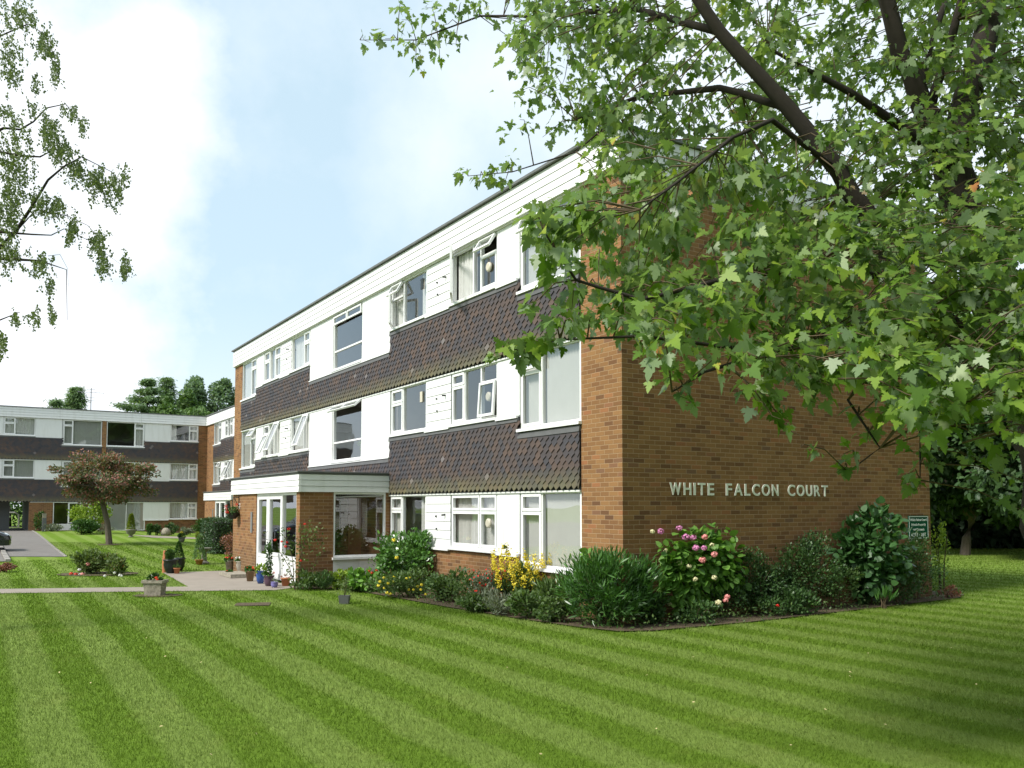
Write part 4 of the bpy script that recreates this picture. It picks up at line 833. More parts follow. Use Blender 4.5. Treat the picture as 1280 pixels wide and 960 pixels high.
# hanging basket
hbp = pt(291, 642, depth(Vector((-2.45, 14.2, 0)))); hb = empty('hanging_basket', hbp, 'hanging basket of red and white flowers on the porch wall', 'hanging basket')
m = MB(); m.lathe(hbp+Vector((0, 0, -.15)), [(.08, 0), (.15, .08), (.18, .18), (.16, .18)], 14); m.build('basket', M['black'], hb)
m = MB(); m.tube([(-2.24, hbp.y, hbp.z+.45), (hbp.x, hbp.y, hbp.z+.45)], .012, 5); m.tube([(-2.24, hbp.y, hbp.z+.2), (hbp.x+.03, hbp.y, hbp.z+.44)], .01, 5); m.tube([(-2.24, hbp.y, hbp.z+.12), (-2.24, hbp.y, hbp.z+.5)], .012, 5)
for a in range(3): m.tube([(hbp.x, hbp.y, hbp.z+.44), (hbp.x+.16*math.cos(a*2.1), hbp.y+.16*math.sin(a*2.1), hbp.z+.03)], .003, 4)
m.build('bracket', M['black'], hb)
P, nr = blob_points(hbp+Vector((0, 0, .08)), .22, .22, .13, 260, 10, .4); leaves('plant', P, unit(nr+rnd(260)*.4), nr, .06, 'oval', M['box'], hb)
for i in range(13):
    a = random.uniform(0, 6.28); flower('bloom', tuple(hbp+Vector((math.cos(a)*.2, math.sin(a)*.2, random.uniform(.02, .26)))), .05, M['red' if i % 3 else 'whitep'], hb, 22)
# plant inside the porch
P, nr = blob_points((-1.2, 9.75, .95), .45, .3, .45, 700, 16, .35); ip = empty('indoor_palm', (-1.2, 9.75, .06), 'feathery green palm behind the porch side window', 'houseplant'); leaves('foliage', P, unit(nr+rnd(700)*.5+[0, 0, .6]), nr, .16, 'strap', M['perennial'], ip)
m = MB(); m.lathe((-1.2, 9.75, .06), [(.14, 0), (.2, .4), (.18, .4)], 14); m.build('pot', M['whitep'], ip)

# ------------------------------------------------------------------ middle distance
rose, rc, rrx, rry, rH, rs = bush('rose_bed_shrub', 'island bed of low rose bushes with pink and white blooms on the lawn', 'shrub', 108, 719, 44, 689, 'oval', .075, 1900, 'rosegreen', 22, .34, .5, .8)
r2 = bush('rose_bed_shrub', 'smaller straggly rose at the right end of the island bed', 'shrub', 138, 721, 26, 697, 'oval', .07, 700, 'rosegreen', 14, .38, .6, .8)
heads(rose, [(110, 705), (89, 717), (95, 718), (103, 718)], depth(rc)-rry, .06, ['salmon', 'orangered', 'red', 'salmon'], 'rose_bloom'); heads(r2[0], [(131, 720), (143, 716), (150, 719), (152, 720)], depth(r2[1])-.35, .045, ['whitep'], 'rose_bloom')
heads(rose, [(100, 718.5), (99, 712)], depth(rc)-rry, .05, ['whitep'], 'rose_bloom')
bush('rose_bush', 'small red and green plant cut by the left edge beside the car park', 'shrub', 1, 716, 22, 703, 'oval', .06, 400, 'bronze', 10, .4)
# clipped hedge
hx0, hx1, hy0, hy1 = -.75, .95, 23.6, 25.6; n_ = 9000
hz = at(270, 695); hg = empty('clipped_hedge', (.1, 24.6, 0), 'square clipped green hedge beyond the porch', 'hedge')
f_ = rng.integers(0, 5, n_); a = rng.random(n_); b_ = rng.random(n_); P = np.zeros((n_, 3)); Nn = np.zeros((n_, 3)); Hh = 1.32
for q, (ax, sg_) in enumerate(((0, -1), (0, 1), (1, -1), (1, 1), (2, 1))):
    mk = f_ == q
    if ax == 0: P[mk] = np.stack([np.full(mk.sum(), hx0 if sg_ < 0 else hx1), hy0+a[mk]*(hy1-hy0), b_[mk]*Hh], 1)
    elif ax == 1: P[mk] = np.stack([hx0+a[mk]*(hx1-hx0), np.full(mk.sum(), hy0 if sg_ < 0 else hy1), b_[mk]*Hh], 1)
    else: P[mk] = np.stack([hx0+a[mk]*(hx1-hx0), hy0+b_[mk]*(hy1-hy0), np.full(mk.sum(), Hh)], 1)
    Nn[mk, ax] = sg_
P += rng.normal(size=(n_, 3))*.035; leaves('foliage', P, unit(rnd(n_)+Nn), Nn+rnd(n_)*.5, .075, 'oval', M['hedge'], hg)
m = MB(); m.box((hx0+.12, hy0+.12, 0), (hx1-.12, hy1-.12, Hh-.12)); m.build('branch_core', M['backing'], hg)
# generic tree
def limb_tree(root, base, H, tr_r, crown_c, crx, cry, crz, n, shape, ls, mat, bark='bark', clumps=26, cs=.3, lean=(0, 0), nl=7, fork=.45, trunk='trunk', droop=.0, fill=.35):
    base = Vector(base); m = MB(); top = base+Vector((lean[0], lean[1], H*fork)); m.tube([base-Vector((0, 0, .1)), base+Vector((lean[0]*.3, lean[1]*.3, H*fork*.5)), top], [tr_r*1.25, tr_r, tr_r*.85], 9)
    cc = Vector(crown_c)
    for i in range(nl):
        a = i*6.283/nl+random.uniform(-.3, .3); e = cc+Vector((math.cos(a)*crx*.7, math.sin(a)*cry*.7, random.uniform(-.4, .6)*crz)); mid = top.lerp(e, .5)+Vector((0, 0, .12*(e-top).length)); m.tube([top-Vector((0, 0, .05)), mid, e], [tr_r*.55, tr_r*.3, tr_r*.08], 6)
        for j in range(3):
            e2 = mid+Vector((random.uniform(-1, 1)*crx*.45, random.uniform(-1, 1)*cry*.45, random.uniform(.0, .6)*crz)); m.tube([mid, mid.lerp(e2, .5)+Vector((0, 0, .04)), e2], [tr_r*.22, tr_r*.14, tr_r*.04], 5)
    m.build(trunk, M[bark], root)
    P, nr = blob_points(crown_c, crx, cry, crz, n, clumps, cs, None, fill); k = len(P)
    leaves('crown', P, unit(nr+rnd(k)*.6+[0, 0, -droop]), unit(nr+rnd(k)*.6+[0, 0, .7]), ls*(.7+.6*rng.random(k)), shape, M[mat], root)
# crab apple
g = at(137, 681); ct = empty('crab_apple_tree', g, 'small spreading reddish green tree alone on the far lawn', 'tree'); s = F/depth(g)
limb_tree(ct, g, 2.9, .12, (g[0]-.25, g[1]+.1, g[2]+3.0), 2.45, 2.2, 1.22, 13500, 'oval', .11, 'crab', 'bark2', 80, .2, (-.35, 0), 10, .68, droop=.1)
# far planting by the wing
def farbush(name, label, px, by, w, ty, mat, ls=.12, n=900, fl=None, shape='oval', ryf=.7, cat='shrub'):
    r_ = bush(name, label, cat, px, by, w, ty, shape, ls, n, mat, 18, .36, .4, ryf, back=.3)
    if fl: P, nr = blob_points(r_[1]+Vector((0, 0, r_[4]*.7)), r_[2], r_[3], r_[4]*.3, 60, 20, .3); leaves('blossom', P, nr, nr, .07, 'petal', M[fl], r_[0])
    return r_
farbush('golden_shrub', 'large yellow green shrub behind the trunk of the small lawn tree', 108, 667, 46, 626, 'lime', .13, 2200)
farbush('box_shrub', 'bright green rounded shrub left of the yellow green shrub', 101, 668.5, 30, 649, 'box', .10, 1600)
farbush('lavender_bush', 'grey lavender drift along the far patio', 126, 668, 26, 656, 'grey', .08, 900, 'lav', 'strap')
farbush('climbing_shrub', 'thin shrub on the brick beside the driveway passage', 49, 664, 12, 640, 'box', .10, 500)
farbush('perennial_plant', 'low plants under the narrow far window', 64, 664.5, 22, 655, 'grey', .09, 500)
for lab, px, w, ty, mt, fl in (('clipped little bush left on the far bed under the brick wall', 187, 8, 655, 'box', None), ('green mound in the middle of the far bed', 195, 10, 656, 'darkleaf', None), ('wide dark bush with pink flecks in the far bed', 213, 18, 655, 'darkleaf', 'pink'), ('grey green bush right of the pink flecked one in the far bed', 232, 14, 659, 'grey', None)):
    farbush('small_shrub', lab, px, 669, w, ty, mt, .09, 500, fl)
farbush('small_shrub', 'taller green shrub at the corner of the two far blocks', 249, 669, 16, 651, 'box', .1, 700)
# boulder in the bed, black pot with plants
g = at(207, 669.5); o_ = empty('boulder', g, 'pale rounded stone in the bed under the far brick wall', 'stone'); m = MB(); m.lathe(g, [(.22, 0), (.28, .12), (.24, .3), (.12, .42), (.01, .44)], 9); m.build('rock', M['stone'], o_, True)
pot('plant_pot', 'black pot with a lime plant left of the clipped hedge', 248, 681, 3.6, 7, P_B, 'black', [('ball', 'gold', 'oval', .09, 150, .9, 2.4, [], 0)])
g = at(55, 664.5); o_ = empty('bollard_light', g, 'grey bollard lamp by the far brick wall', 'bollard'); m = MB(); m.box((g[0]-.11, g[1]-.11, g[2]), (g[0]+.11, g[1]+.11, g[2]+.80)); m.build('post_body', M['greywall'], o_); m = MB(); m.box((g[0]-.10, g[1]-.10, g[2]+.803), (g[0]+.10, g[1]+.10, g[2]+1.02)); m.box((g[0]-.12, g[1]-.12, g[2]+1.023), (g[0]+.12, g[1]+.12, g[2]+1.06)); m.build('lamp_head', M['stone'], o_)
# barrier hoop behind the passage
o_ = empty('hoop_barrier', (-6.9, 58.5, .3), 'white tubular hoop barrier seen through the driveway passage', 'barrier'); m = MB(); m.tube([(-8.4, 58.5, .3), (-8.4, 58.5, 1.25), (-8.2, 58.5, 1.42), (-6.05, 58.5, 1.42), (-5.82, 58.5, 1.25), (-5.8, 58.5, .3)], .05, 8); m.tube([(-8.4, 58.5, .42), (-5.8, 58.5, .42)], .03, 6); m.build('hoop', M['white_line'], o_)
def hedge_mass(name, label, c, rx, ry, rz, n, ls, mat, shape='oval', cat='hedge'):
    e = empty(name, (c[0], c[1], 0), label, cat); P, nr = blob_points(c, rx, ry, rz, n, 60, .25, 0); leaves('foliage', P, unit(nr+rnd(n)*.5), unit(nr+[0, 0, .5]), ls*(.7+.6*rng.random(n)), shape, M[mat], e); 
    m = MB(); m.tube([(c[0], c[1], 0), (c[0], c[1], c[2])], [.15, .06], 6); m.build('trunk', M['bark'], e); return e
hedge_mass('tree_belt', 'green bushes seen through the driveway passage', (-6.2, 62.5, 1.9), 4.5, 1.6, 2.2, 5000, .22, 'box')
# aerial
g = Vector((-2.15, 52, 7.88)); o_ = empty('tv_aerial', g, 'thin television aerial mast on the far flat roof', 'aerial'); m = MB(); m.tube([g, g+Vector((0, 0, 1.75))], .03, 5)
for z_, w_ in ((1.65, .25), (1.45, .8), (1.1, .3), (.9, .22)): m.tube([g+Vector((-w_, 0, z_)), g+Vector((w_, 0, z_))], .012, 4)
for k_ in range(7): m.tube([g+Vector((-.75+k_*.25, -.25, 1.45)), g+Vector((-.75+k_*.25, .25, 1.45))], .008, 4)
m.build('mast', M['metal'], o_)

# trees behind the far wing
def conifer(label, px, top, D, wpx, n, mat, tiers=9, name='conifer_tree', ls=.24, gap=0.0, group='conifers behind the far block'):
    g = pt(px, 600, D); g.z = 0; s = F/D; H = 1.85+(633-top)/s; r = wpx/s/2; root = empty(name, g, label, 'tree', group); m = MB(); m.tube([g, g+Vector((0, 0, H*.98))], [.3, .04], 7)
    Ps, Ts = [], []
    for i in range(tiers):
        t = i/(tiers-1); z = H*(.62+.36*t); rr = r*(1-t)**.7+.25; nb = 8
        for b_ in range(nb):
            a = random.uniform(0, 6.28); L = rr*random.uniform(.65, 1.1); e = g+Vector((math.cos(a)*L, math.sin(a)*L, z+L*gap)); m.tube([g+Vector((0, 0, z)), e], [.07, .02], 4)
            k = int(n/tiers/nb); q = rng.random(k)**.6; w = .18+.22*(1-t)
            Ps.append(np.stack([g.x+math.cos(a)*L*q+rng.normal(size=k)*w, g.y+math.sin(a)*L*q+rng.normal(size=k)*w, z+L*gap*q-rng.random(k)*.35+rng.normal(size=k)*.08], 1)); Ts.append(np.tile([math.cos(a), math.sin(a), -.25], (k, 1)))
    m.build('trunk', M['bark'], root); P = np.concatenate(Ps); T = np.concatenate(Ts); leaves('crown', P, T+rnd(len(P))*.4, rnd(len(P))*.5+[0, 0, 1], ls, 'needle' if mat != 'broad' else 'oval', M[mat], root)
conifer('dark drooping conifer behind the left of the far roof', 92, 481, 72, 30, 12000, 'conifer', 11)
conifer('small rounded conifer just above the far roof line left of the taller drooping one', 67, 497, 70, 30, 7000, 'conifer', 7)
conifer('layered cedar with flat open branches above the far roof', 182, 471, 74, 92, 20000, 'conifer', 7, 'cedar_tree', .24, .08)
conifer('slender spire conifer right of the layered cedar', 206, 468, 78, 24, 7000, 'conifer', 14)
g = pt(222, 600, 74); g.z = 0; e = empty('broadleaf_tree', g, 'mid green bushy tree between the spire and the tall pine', 'tree', 'trees behind the far block'); limb_tree(e, g, 8, .3, (g.x, g.y, 8.4), 3.0, 2.6, 3.6, 15000, 'clump', .26, 'broad', clumps=40, cs=.26)
g = pt(268, 600, 80); g.z = 0; e = empty('pine_tree', g, 'tall blue green pine beside the near block', 'tree', 'trees behind the far block'); limb_tree(e, g, 12, .4, (g.x-.1, g.y, 10.4), 3.4, 3.2, 4.2, 22000, 'clump', .24, 'pine', clumps=46, cs=.22)
g = pt(246, 600, 70); g.z = 0; e = empty('broadleaf_tree', g, 'lower yellow green tree in front of the tall pine', 'tree', 'trees behind the far block'); limb_tree(e, g, 7, .3, (g.x, g.y, 6.9), 4.0, 2.6, 2.7, 15000, 'clump', .26, 'broad', clumps=40, cs=.26)

# ------------------------------------------------------------------ dark trees at the right edge
def rtree(label, px, D, crx, cz, crz, n, mat, ls, leanx=0, tr=.2, shape='oval', clumps=60, fork=.3):
    g = pt(px, 690, D); g.z = 0; e = empty('evergreen_tree', g, label, 'tree', 'dark trees beyond the right lawn'); limb_tree(e, g, cz, tr, (g.x, g.y, cz), crx, crx, crz, n, shape, ls, mat, 'bark2', clumps, .22, (leanx, 0), 8, fork)
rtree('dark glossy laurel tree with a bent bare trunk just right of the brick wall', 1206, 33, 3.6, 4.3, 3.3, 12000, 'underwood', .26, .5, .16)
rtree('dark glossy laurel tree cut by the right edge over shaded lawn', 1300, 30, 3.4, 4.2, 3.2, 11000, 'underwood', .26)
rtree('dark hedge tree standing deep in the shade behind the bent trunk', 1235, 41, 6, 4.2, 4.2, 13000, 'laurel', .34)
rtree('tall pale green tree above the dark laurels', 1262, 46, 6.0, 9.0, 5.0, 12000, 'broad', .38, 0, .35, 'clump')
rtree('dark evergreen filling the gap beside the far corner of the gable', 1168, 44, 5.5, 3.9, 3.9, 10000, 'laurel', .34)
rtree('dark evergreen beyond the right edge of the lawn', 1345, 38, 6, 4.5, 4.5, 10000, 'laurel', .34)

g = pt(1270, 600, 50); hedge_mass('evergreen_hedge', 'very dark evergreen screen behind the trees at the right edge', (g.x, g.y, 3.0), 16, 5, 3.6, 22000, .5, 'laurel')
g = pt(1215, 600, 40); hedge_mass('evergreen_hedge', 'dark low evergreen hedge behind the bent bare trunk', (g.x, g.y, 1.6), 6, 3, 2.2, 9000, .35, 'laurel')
# ------------------------------------------------------------------ car
g = at(13, 690); cx = g.x; cy = g.y+.85; cz = gz(cx-2, cy)+.02
car = empty('parked_car', (cx-2, cy, cz), 'dark hatchback nose on at the left edge in the car park', 'car')
prof = [(0, .22), (0.02, .45), (-.06, .62), (-.30, .74), (-.95, .90), (-1.15, .95), (-1.75, 1.36), (-2.2, 1.44), (-3.1, 1.42), (-3.75, 1.15), (-3.95, .95), (-4.0, .5), (-3.95, .25)]
m = MB(); lay = [(-.84, .90), (-.82, .97), (-.70, 1.0), (.70, 1.0), (.82, .97), (.84, .90)]; vs = []
for (yy, k_) in lay:
    for (x, z) in prof:
        tpr = (1 if z < .95 else 1-(z-.95)*.38); vs.append((cx+(x+2)*k_-2 if True else 0, cy+yy*tpr, cz+.2+(z-.2)*(k_ if z > .5 else 1)))
n_ = len(prof); fs = [(j*n_+i, j*n_+(i+1) % n_, (j+1)*n_+(i+1) % n_, (j+1)*n_+i) for j in range(len(lay)-1) for i in range(n_)]+[tuple(range(n_)), tuple((len(lay)-1)*n_+i for i in range(n_))]
m.add(vs, fs); m.build('body', M['carpaint'], car)
for sy in (-1, 1):
    m = MB(); m.box((cx-3.4, cy+sy*.77-.01, cz+.98), (cx-1.65, cy+sy*.77+.01, cz+1.25)); m.build('side_window', M['glass'], car)
    m = MB(); m.lathe((cx-.16, cy+sy*.56, cz+.60), [(.02, -.07), (.12, -.05), (.15, 0), (.10, .06), (.01, .08)], 12); m.build('headlight', M['lamp'], car)
    for wx in (-.78, -3.2):
        c_ = Vector((cx+wx, cy+sy*.76, cz+.3)); m = MB(); vv = []
        for r_, d_ in ((.2, -.09), (.29, -.1), (.31, -.07), (.31, .07), (.29, .1), (.2, .09)):
            for i in range(22): a = i*6.283/22; vv.append((c_.x+math.cos(a)*r_, c_.y+d_, c_.z+math.sin(a)*r_))
        m.add(vv, [(q*22+i, q*22+(i+1) % 22, (q+1)*22+(i+1) % 22, (q+1)*22+i) for q in range(5) for i in range(22)]); wh = m.build('wheel', M['rubber'], car)
        m = MB(); m.add([(c_.x+math.cos(i*6.283/22)*.2, c_.y+d_, c_.z+math.sin(i*6.283/22)*.2) for d_ in (-.07, .07) for i in range(22)], [tuple(range(22)), tuple(range(22, 44))]+[(i, (i+1) % 22, 22+(i+1) % 22, 22+i) for i in range(22)]); m.build('rim', M['metal'], wh)
m = MB(); m.box((cx-.02, cy-.5, cz+.50), (cx+.035, cy+.5, cz+.57)); m.box((cx-.02, cy-.55, cz+.28), (cx+.03, cy+.55, cz+.33)); m.build('grille', M['chrome'], car)
m = MB(); m.box((cx+.0, cy-.26, cz+.36), (cx+.045, cy+.26, cz+.47)); m.build('number_plate', M['white_line'], car)
m = MB(); m.add([(cx-1.16, cy-.62, cz+.965), (cx-1.16, cy+.62, cz+.965), (cx-1.72, cy+.56, cz+1.34), (cx-1.72, cy-.56, cz+1.34)], [(0, 1, 2, 3)]); m.build('windscreen', M['glass'], car)
o = poly_sheet('parking_line', [(-12.5, 25.9), (-7.75, 25.9), (-7.75, 26.0), (-12.5, 26.0)], M['white_line'], .026)

# ------------------------------------------------------------------ big maple
mb_ = pt(1352, 900, 7.3); mb_.z = 0
mp = empty('maple_tree', mb_, 'large maple spreading over the gable from the right edge', 'tree')
limbs = {
    'trunk': [(1352, 912, 7.3, .34), (1338, 760, 7.3, .27), (1322, 600, 7.3, .25), (1300, 505, 7.3, .24), (1262, 410, 7.35, .21), (1228, 325, 7.4, .19), (1200, 250, 7.5, .17), (1190, 195, 7.5, .15)],
    'l1': [(1300, 505, 7.3, .17), (1240, 455, 7.2, .13), (1180, 408, 7.1, .12), (1125, 350, 7.0, .088), (1092, 285, 6.9, .080), (1050, 215, 6.8, .073), (985, 135, 6.7, .062), (900, 40, 6.6, .05), (845, -40, 6.5, .04)],
    'r': [(1190, 195, 7.5, .14), (1207, 130, 7.6, .12), (1228, 60, 7.7, .11), (1250, -30, 7.8, .09), (1270, -160, 8, .06)],
    'm': [(1196, 215, 7.5, .12), (1168, 165, 7.4, .095), (1145, 110, 7.3, .085), (1120, 45, 7.2, .07), (1098, -40, 7.1, .06), (1080, -160, 7, .04)],
    's1': [(1175, 195, 7.45, .05), (1145, 172, 7.3, .042), (1100, 140, 7.2, .036), (1062, 115, 7.1, .03), (1010, 88, 7.0, .02), (960, 60, 7, .012)],
    's2': [(1150, 110, 7.3, .03), (1165, 55, 7.5, .03), (1185, -10, 7.6, .025)], 's3': [(1165, 130, 7.4, .045), (1182, 75, 7.3, .04), (1202, 0, 7.2, .035)],
    's4': [(1050, 215, 6.8, .026), (965, 150, 6.4, .020), (915, 172, 6.0, .014), (850, 225, 5.7, .010), (800, 262, 5.5, .006)],
    's5': [(985, 135, 6.7, .035), (900, 110, 7.2, .028), (800, 120, 7.7, .018), (720, 150, 8.0, .01)],
    's6': [(900, 40, 6.6, .035), (790, 10, 7.4, .025), (690, 20, 8.2, .016), (600, 20, 8.8, .01), (520, 50, 9.2, .006), (450, 50, 9.4, .003)],
    's7': [(1125, 350, 7.0, .04), (1020, 330, 6.2, .03), (900, 350, 5.7, .02), (800, 375, 5.4, .014), (720, 350, 5.3, .009), (680, 290, 5.2, .005)],
    's8': [(1180, 408, 7.1, .04), (1080, 420, 6.3, .03), (960, 440, 5.7, .018), (880, 465, 5.4, .01), (840, 490, 5.3, .005)],
    's9': [(1180, 408, 7.1, .03), (1110, 440, 6.5, .02), (1060, 500, 6.0, .01), (1100, 560, 5.8, .006), (1060, 590, 5.8, .003)],
    's10': [(1240, 455, 7.2, .03), (1180, 470, 6.8, .02), (1150, 540, 6.6, .01), (1150, 600, 6.5, .004)],
    's11': [(960, 440, 5.7, .015), (800, 420, 5.4, .010), (700, 425, 5.4, .006), (630, 440, 5.4, .003)],
    's12': [(800, 120, 7.7, .012), (720, 190, 8.0, .008), (640, 215, 8.1, .005), (585, 220, 8.2, .003)],
    's13': [(1262, 410, 7.35, .05), (1300, 340, 7.0, .04), (1340, 250, 6.8, .03)],
}
m = MB(); sk = []
for k_, L in limbs.items():
    P3 = [pt(a, b_, d_) for a, b_, d_, r_ in L]
    if k_ == 'trunk': P3[0].z = -.05
    rr = [r_ for *_, r_ in L]
    Q, RR = [], []
    for i in range(len(P3)-1):
        for t in (0, .33, .66): Q.append(P3[i].lerp(P3[i+1], t)+Vector((random.gauss(0, 1), random.gauss(0, 1), random.gauss(0, 1)))*(.10*rr[i] if t else 0)); RR.append(rr[i]+(rr[i+1]-rr[i])*t)
    Q.append(P3[-1]); RR.append(rr[-1]); m.tube(Q, RR, 10 if k_ in ('trunk', 'l1', 'r', 'm') else 6); sk += Q
m.build('trunk', M['bark'], mp, True)
SK = np.array([list(p) for p in sk]); PXN = []
def inp(x, y, P):
    return bool(in_poly(np.array([x]), np.array([y]), P)[0])
ZONE = [(648, -120), (1400, -120), (1400, 500), (1290, 560), (1240, 470), (1195, 470), (1160, 520), (1110, 470), (1060, 460), (1000, 490), (940, 470), (880, 440), (830, 450), (790, 400), (740, 410), (700, 395), (740, 340), (670, 330), (665, 270), (735, 235), (790, 205), (745, 185), (700, 178), (655, 150), (650, 90)]
tips = []
def add_tip(px, py, D, n=12, r=.16): tips.append((pt(px, py, D), n, r))
cnt = 0
while cnt < 1150:
    x = random.uniform(640, 1400); y = random.uniform(-120, 560)
    if not inp(x, y, ZONE): continue
    if y < 260 and 780 < x < 1130 and random.random() < .28: continue
    if y > 300 and x < 1130 and random.random() < .28: continue
    base = 7.6-2.0*min(1, max(0, (y-100)/350)); add_tip(x, y, base+random.uniform(-1.0, 2.2 if y < 230 else 1.0), random.randint(14, 24), random.uniform(.12, .26)); cnt += 1
for x, y, D, n_, r_ in [(455, 50, 9.4, 8, .12), (470, 45, 9.3, 10, .12), (488, 48, 9.2, 10, .12), (510, 25, 9.1, 12, .16), (515, 60, 9.1, 12, .14), (520, 85, 9.2, 10, .11), (540, 10, 9, 12, .17), (535, 55, 9, 12, .14), (560, 30, 8.9, 14, .17), (550, 75, 9, 9, .12), (575, 5, 8.8, 12, .16), (570, 55, 8.9, 9, .12), (600, 0, 8.6, 8, .12), (595, 15, 8.6, 8, .13),
    (500, 5, 9.1, 10, .14), (583, 215, 8.2, 9, .10), (600, 222, 8.2, 10, .11), (618, 215, 8.1, 9, .10), (632, 225, 8.1, 9, .1), (640, 205, 8.0, 7, .1),
    (628, 443, 5.4, 8, .08), (640, 435, 5.4, 10, .09), (655, 438, 5.4, 10, .09), (675, 430, 5.4, 9, .08), (700, 430, 5.4, 8, .08), (668, 275, 5.2, 9, .09), (680, 290, 5.2, 10, .1), (690, 315, 5.2, 10, .1), (700, 335, 5.2, 9, .1), (672, 375, 5.3, 8, .09), (690, 395, 5.3, 10, .1), (715, 385, 5.3, 10, .1), (740, 395, 5.3, 10, .11),
    (840, 470, 5.3, 10, .1), (850, 495, 5.3, 7, .07), (815, 445, 5.4, 10, .1), (870, 455, 5.4, 10, .1), (945, 500, 5.3, 9, .09), (965, 520, 5.3, 9, .09), (990, 540, 5.3, 8, .08), (1005, 555, 5.3, 6, .07), (955, 460, 5.4, 12, .12), (985, 480, 5.4, 12, .12), (1030, 470, 5.6, 10, .1), (1010, 500, 5.5, 7, .08),
    (1055, 585, 5.8, 6, .06), (1060, 565, 5.8, 6, .06), (1085, 545, 5.9, 7, .08), (1075, 515, 6.0, 7, .08), (1110, 500, 6.0, 8, .1), (1095, 480, 6.1, 9, .1), (1140, 590, 6.5, 9, .09), (1150, 610, 6.5, 7, .07), (1150, 560, 6.5, 9, .1), (1165, 530, 6.6, 10, .11), (1160, 575, 6.5, 8, .08), (1175, 500, 6.7, 10, .12),
    (1225, 575, 6.6, 6, .07), (1240, 585, 6.6, 7, .08), (1250, 570, 6.6, 5, .06), (1278, 600, 6.4, 6, .08), (1282, 640, 6.4, 6, .08)]: add_tip(x, y, D, n_, r_)
for _ in range(380):          # the rest of the crown, above and to the right of the picture
    th = random.uniform(0, 6.28); rr = 6.8*random.random()**.6; c = mb_+Vector((math.cos(th)*rr, math.sin(th)*rr, random.uniform(5.5, 10.8)))
    D = depth(c)
    if D < 3.2: continue
    lx = (c.x-CAM[0])*rt[0]+(c.y-CAM[1])*rt[1]; px = 640+F*lx/D; py = 633-F*(c.z-1.85)/D
    if px < 1420 and py > -140: continue
    if px < 500 : continue
    tips.append((c, random.randint(10, 14), .28))
LPn, LT, LN, LS = [], [], [], []; tw = MB()
for c, n_, r_ in tips:
    cv = np.array(list(c)); j = int(np.argmin(((SK-cv)**2).sum(1)+.0)); a = Vector(SK[j]); d = c-a; L = d.length
    if L > .9: st_ = c-d.normalized()*min(.45, L); 
    else: st_ = a
    mid = st_.lerp(c, .55)+Vector((0, 0, .05)); end = c+Vector((d.x, d.y, 0)).normalized()*r_*.6-Vector((0, 0, r_*.25)) if L > 1e-3 else c
    tw.tube([st_, mid, c, end], [.0065, .0045, .003, .0018], 4)
    hd = (end-st_).normalized()
    for _ in range(n_):
        t = random.random()**.7; p = mid.lerp(end, t); o1 = Vector((random.gauss(0, 1), random.gauss(0, 1), random.gauss(0, .6))).normalized()*random.uniform(.2, 1)*r_
        p2 = p+o1; LPn.append(list(p2)); tip = (o1.normalized()*.7+hd*.4+Vector((0, 0, -.75))+Vector((random.gauss(0, .3), random.gauss(0, .3), random.gauss(0, .3)))); LT.append(list(tip))
        toc = Vector((CAM[0]-p2.x, CAM[1]-p2.y, 0)).normalized()
        LN.append([random.gauss(0, .55), random.gauss(0, .55), .9+random.gauss(0, .25)]); LS.append(random.choice((.045, .06, .075, .09, .11))*random.uniform(.85, 1.1)*(1.15 if depth(p2) < 6.2 else 1))
tw.build('twig', M['twig'], mp)
leaves('crown', LPn, LT, LN, LS, 'maple', M['maple'], mp, .35)
print('maple leaves', len(LPn))

# ------------------------------------------------------------------ birch at the left edge
bb = pt(-230, 800, 12); bb.z = 0; bt = empty('birch_tree', bb, 'birch with hanging small leaved branches reaching in from the left edge', 'tree'); m = MB()
BL = [[(-230, 770, 12, .16), (-215, 500, 12, .14), (-190, 250, 12, .12), (-160, 0, 12, .09), (-150, -150, 12, .05)],
      [(-200, 380, 12, .06), (-100, 340, 12, .045), (-20, 322, 12, .03), (50, 326, 12, .014), (83, 337, 12, .006), (84, 400, 12, .003)],
      [(-200, 380, 12, .05), (-60, 345, 12, .035), (-10, 318, 12, .03), (18, 292, 12, .025), (42, 255, 12, .020), (60, 225, 12, .016), (80, 208, 12, .012), (102, 196, 12, .008), (140, 215, 12, .005), (158, 235, 12, .003)],
      [(-190, 250, 12, .05), (-60, 190, 12, .03), (5, 160, 12, .018), (25, 162, 12, .014), (42, 152, 12, .011), (58, 135, 12, .009), (82, 130, 12, .006), (100, 150, 12, .004), (106, 168, 12, .002)],
      [(-195, 300, 12, .04), (-60, 270, 12, .028), (0, 290, 12, .02), (40, 293, 12, .012), (64, 294, 12, .008), (80, 286, 12, .006), (110, 300, 12, .004), (150, 330, 12, .002)],
      [(0, 190, 12, .018), (28, 195, 12, .015), (50, 196, 12, .012), (62, 190, 12, .008), (90, 205, 12, .004)],
      [(18, 292, 12, .01), (45, 262, 12, .008), (85, 270, 12, .006), (110, 282, 12, .004), (130, 305, 12, .002)],
      [(-160, 40, 12, .04), (-60, 20, 12, .025), (0, 45, 12, .012), (35, 30, 12, .008), (60, 45, 12, .004), (70, 80, 12, .002)],
      [(-170, 420, 12, .03), (-60, 400, 12, .02), (0, 400, 12, .01), (25, 390, 12, .004)],
      [(60, 320, 12, .004), (75, 318, 12, .003), (84, 335, 12, .002), (86, 360, 12, .0015)]]
for L in BL:
    P3 = [pt(a, b_, d_) for a, b_, d_, r_ in L]
    if L[0][1] == 770: P3[0].z = 0
    m.tube(P3, [r_ for *_, r_ in L], 6)
m.build('trunk', M['bark'], bt)
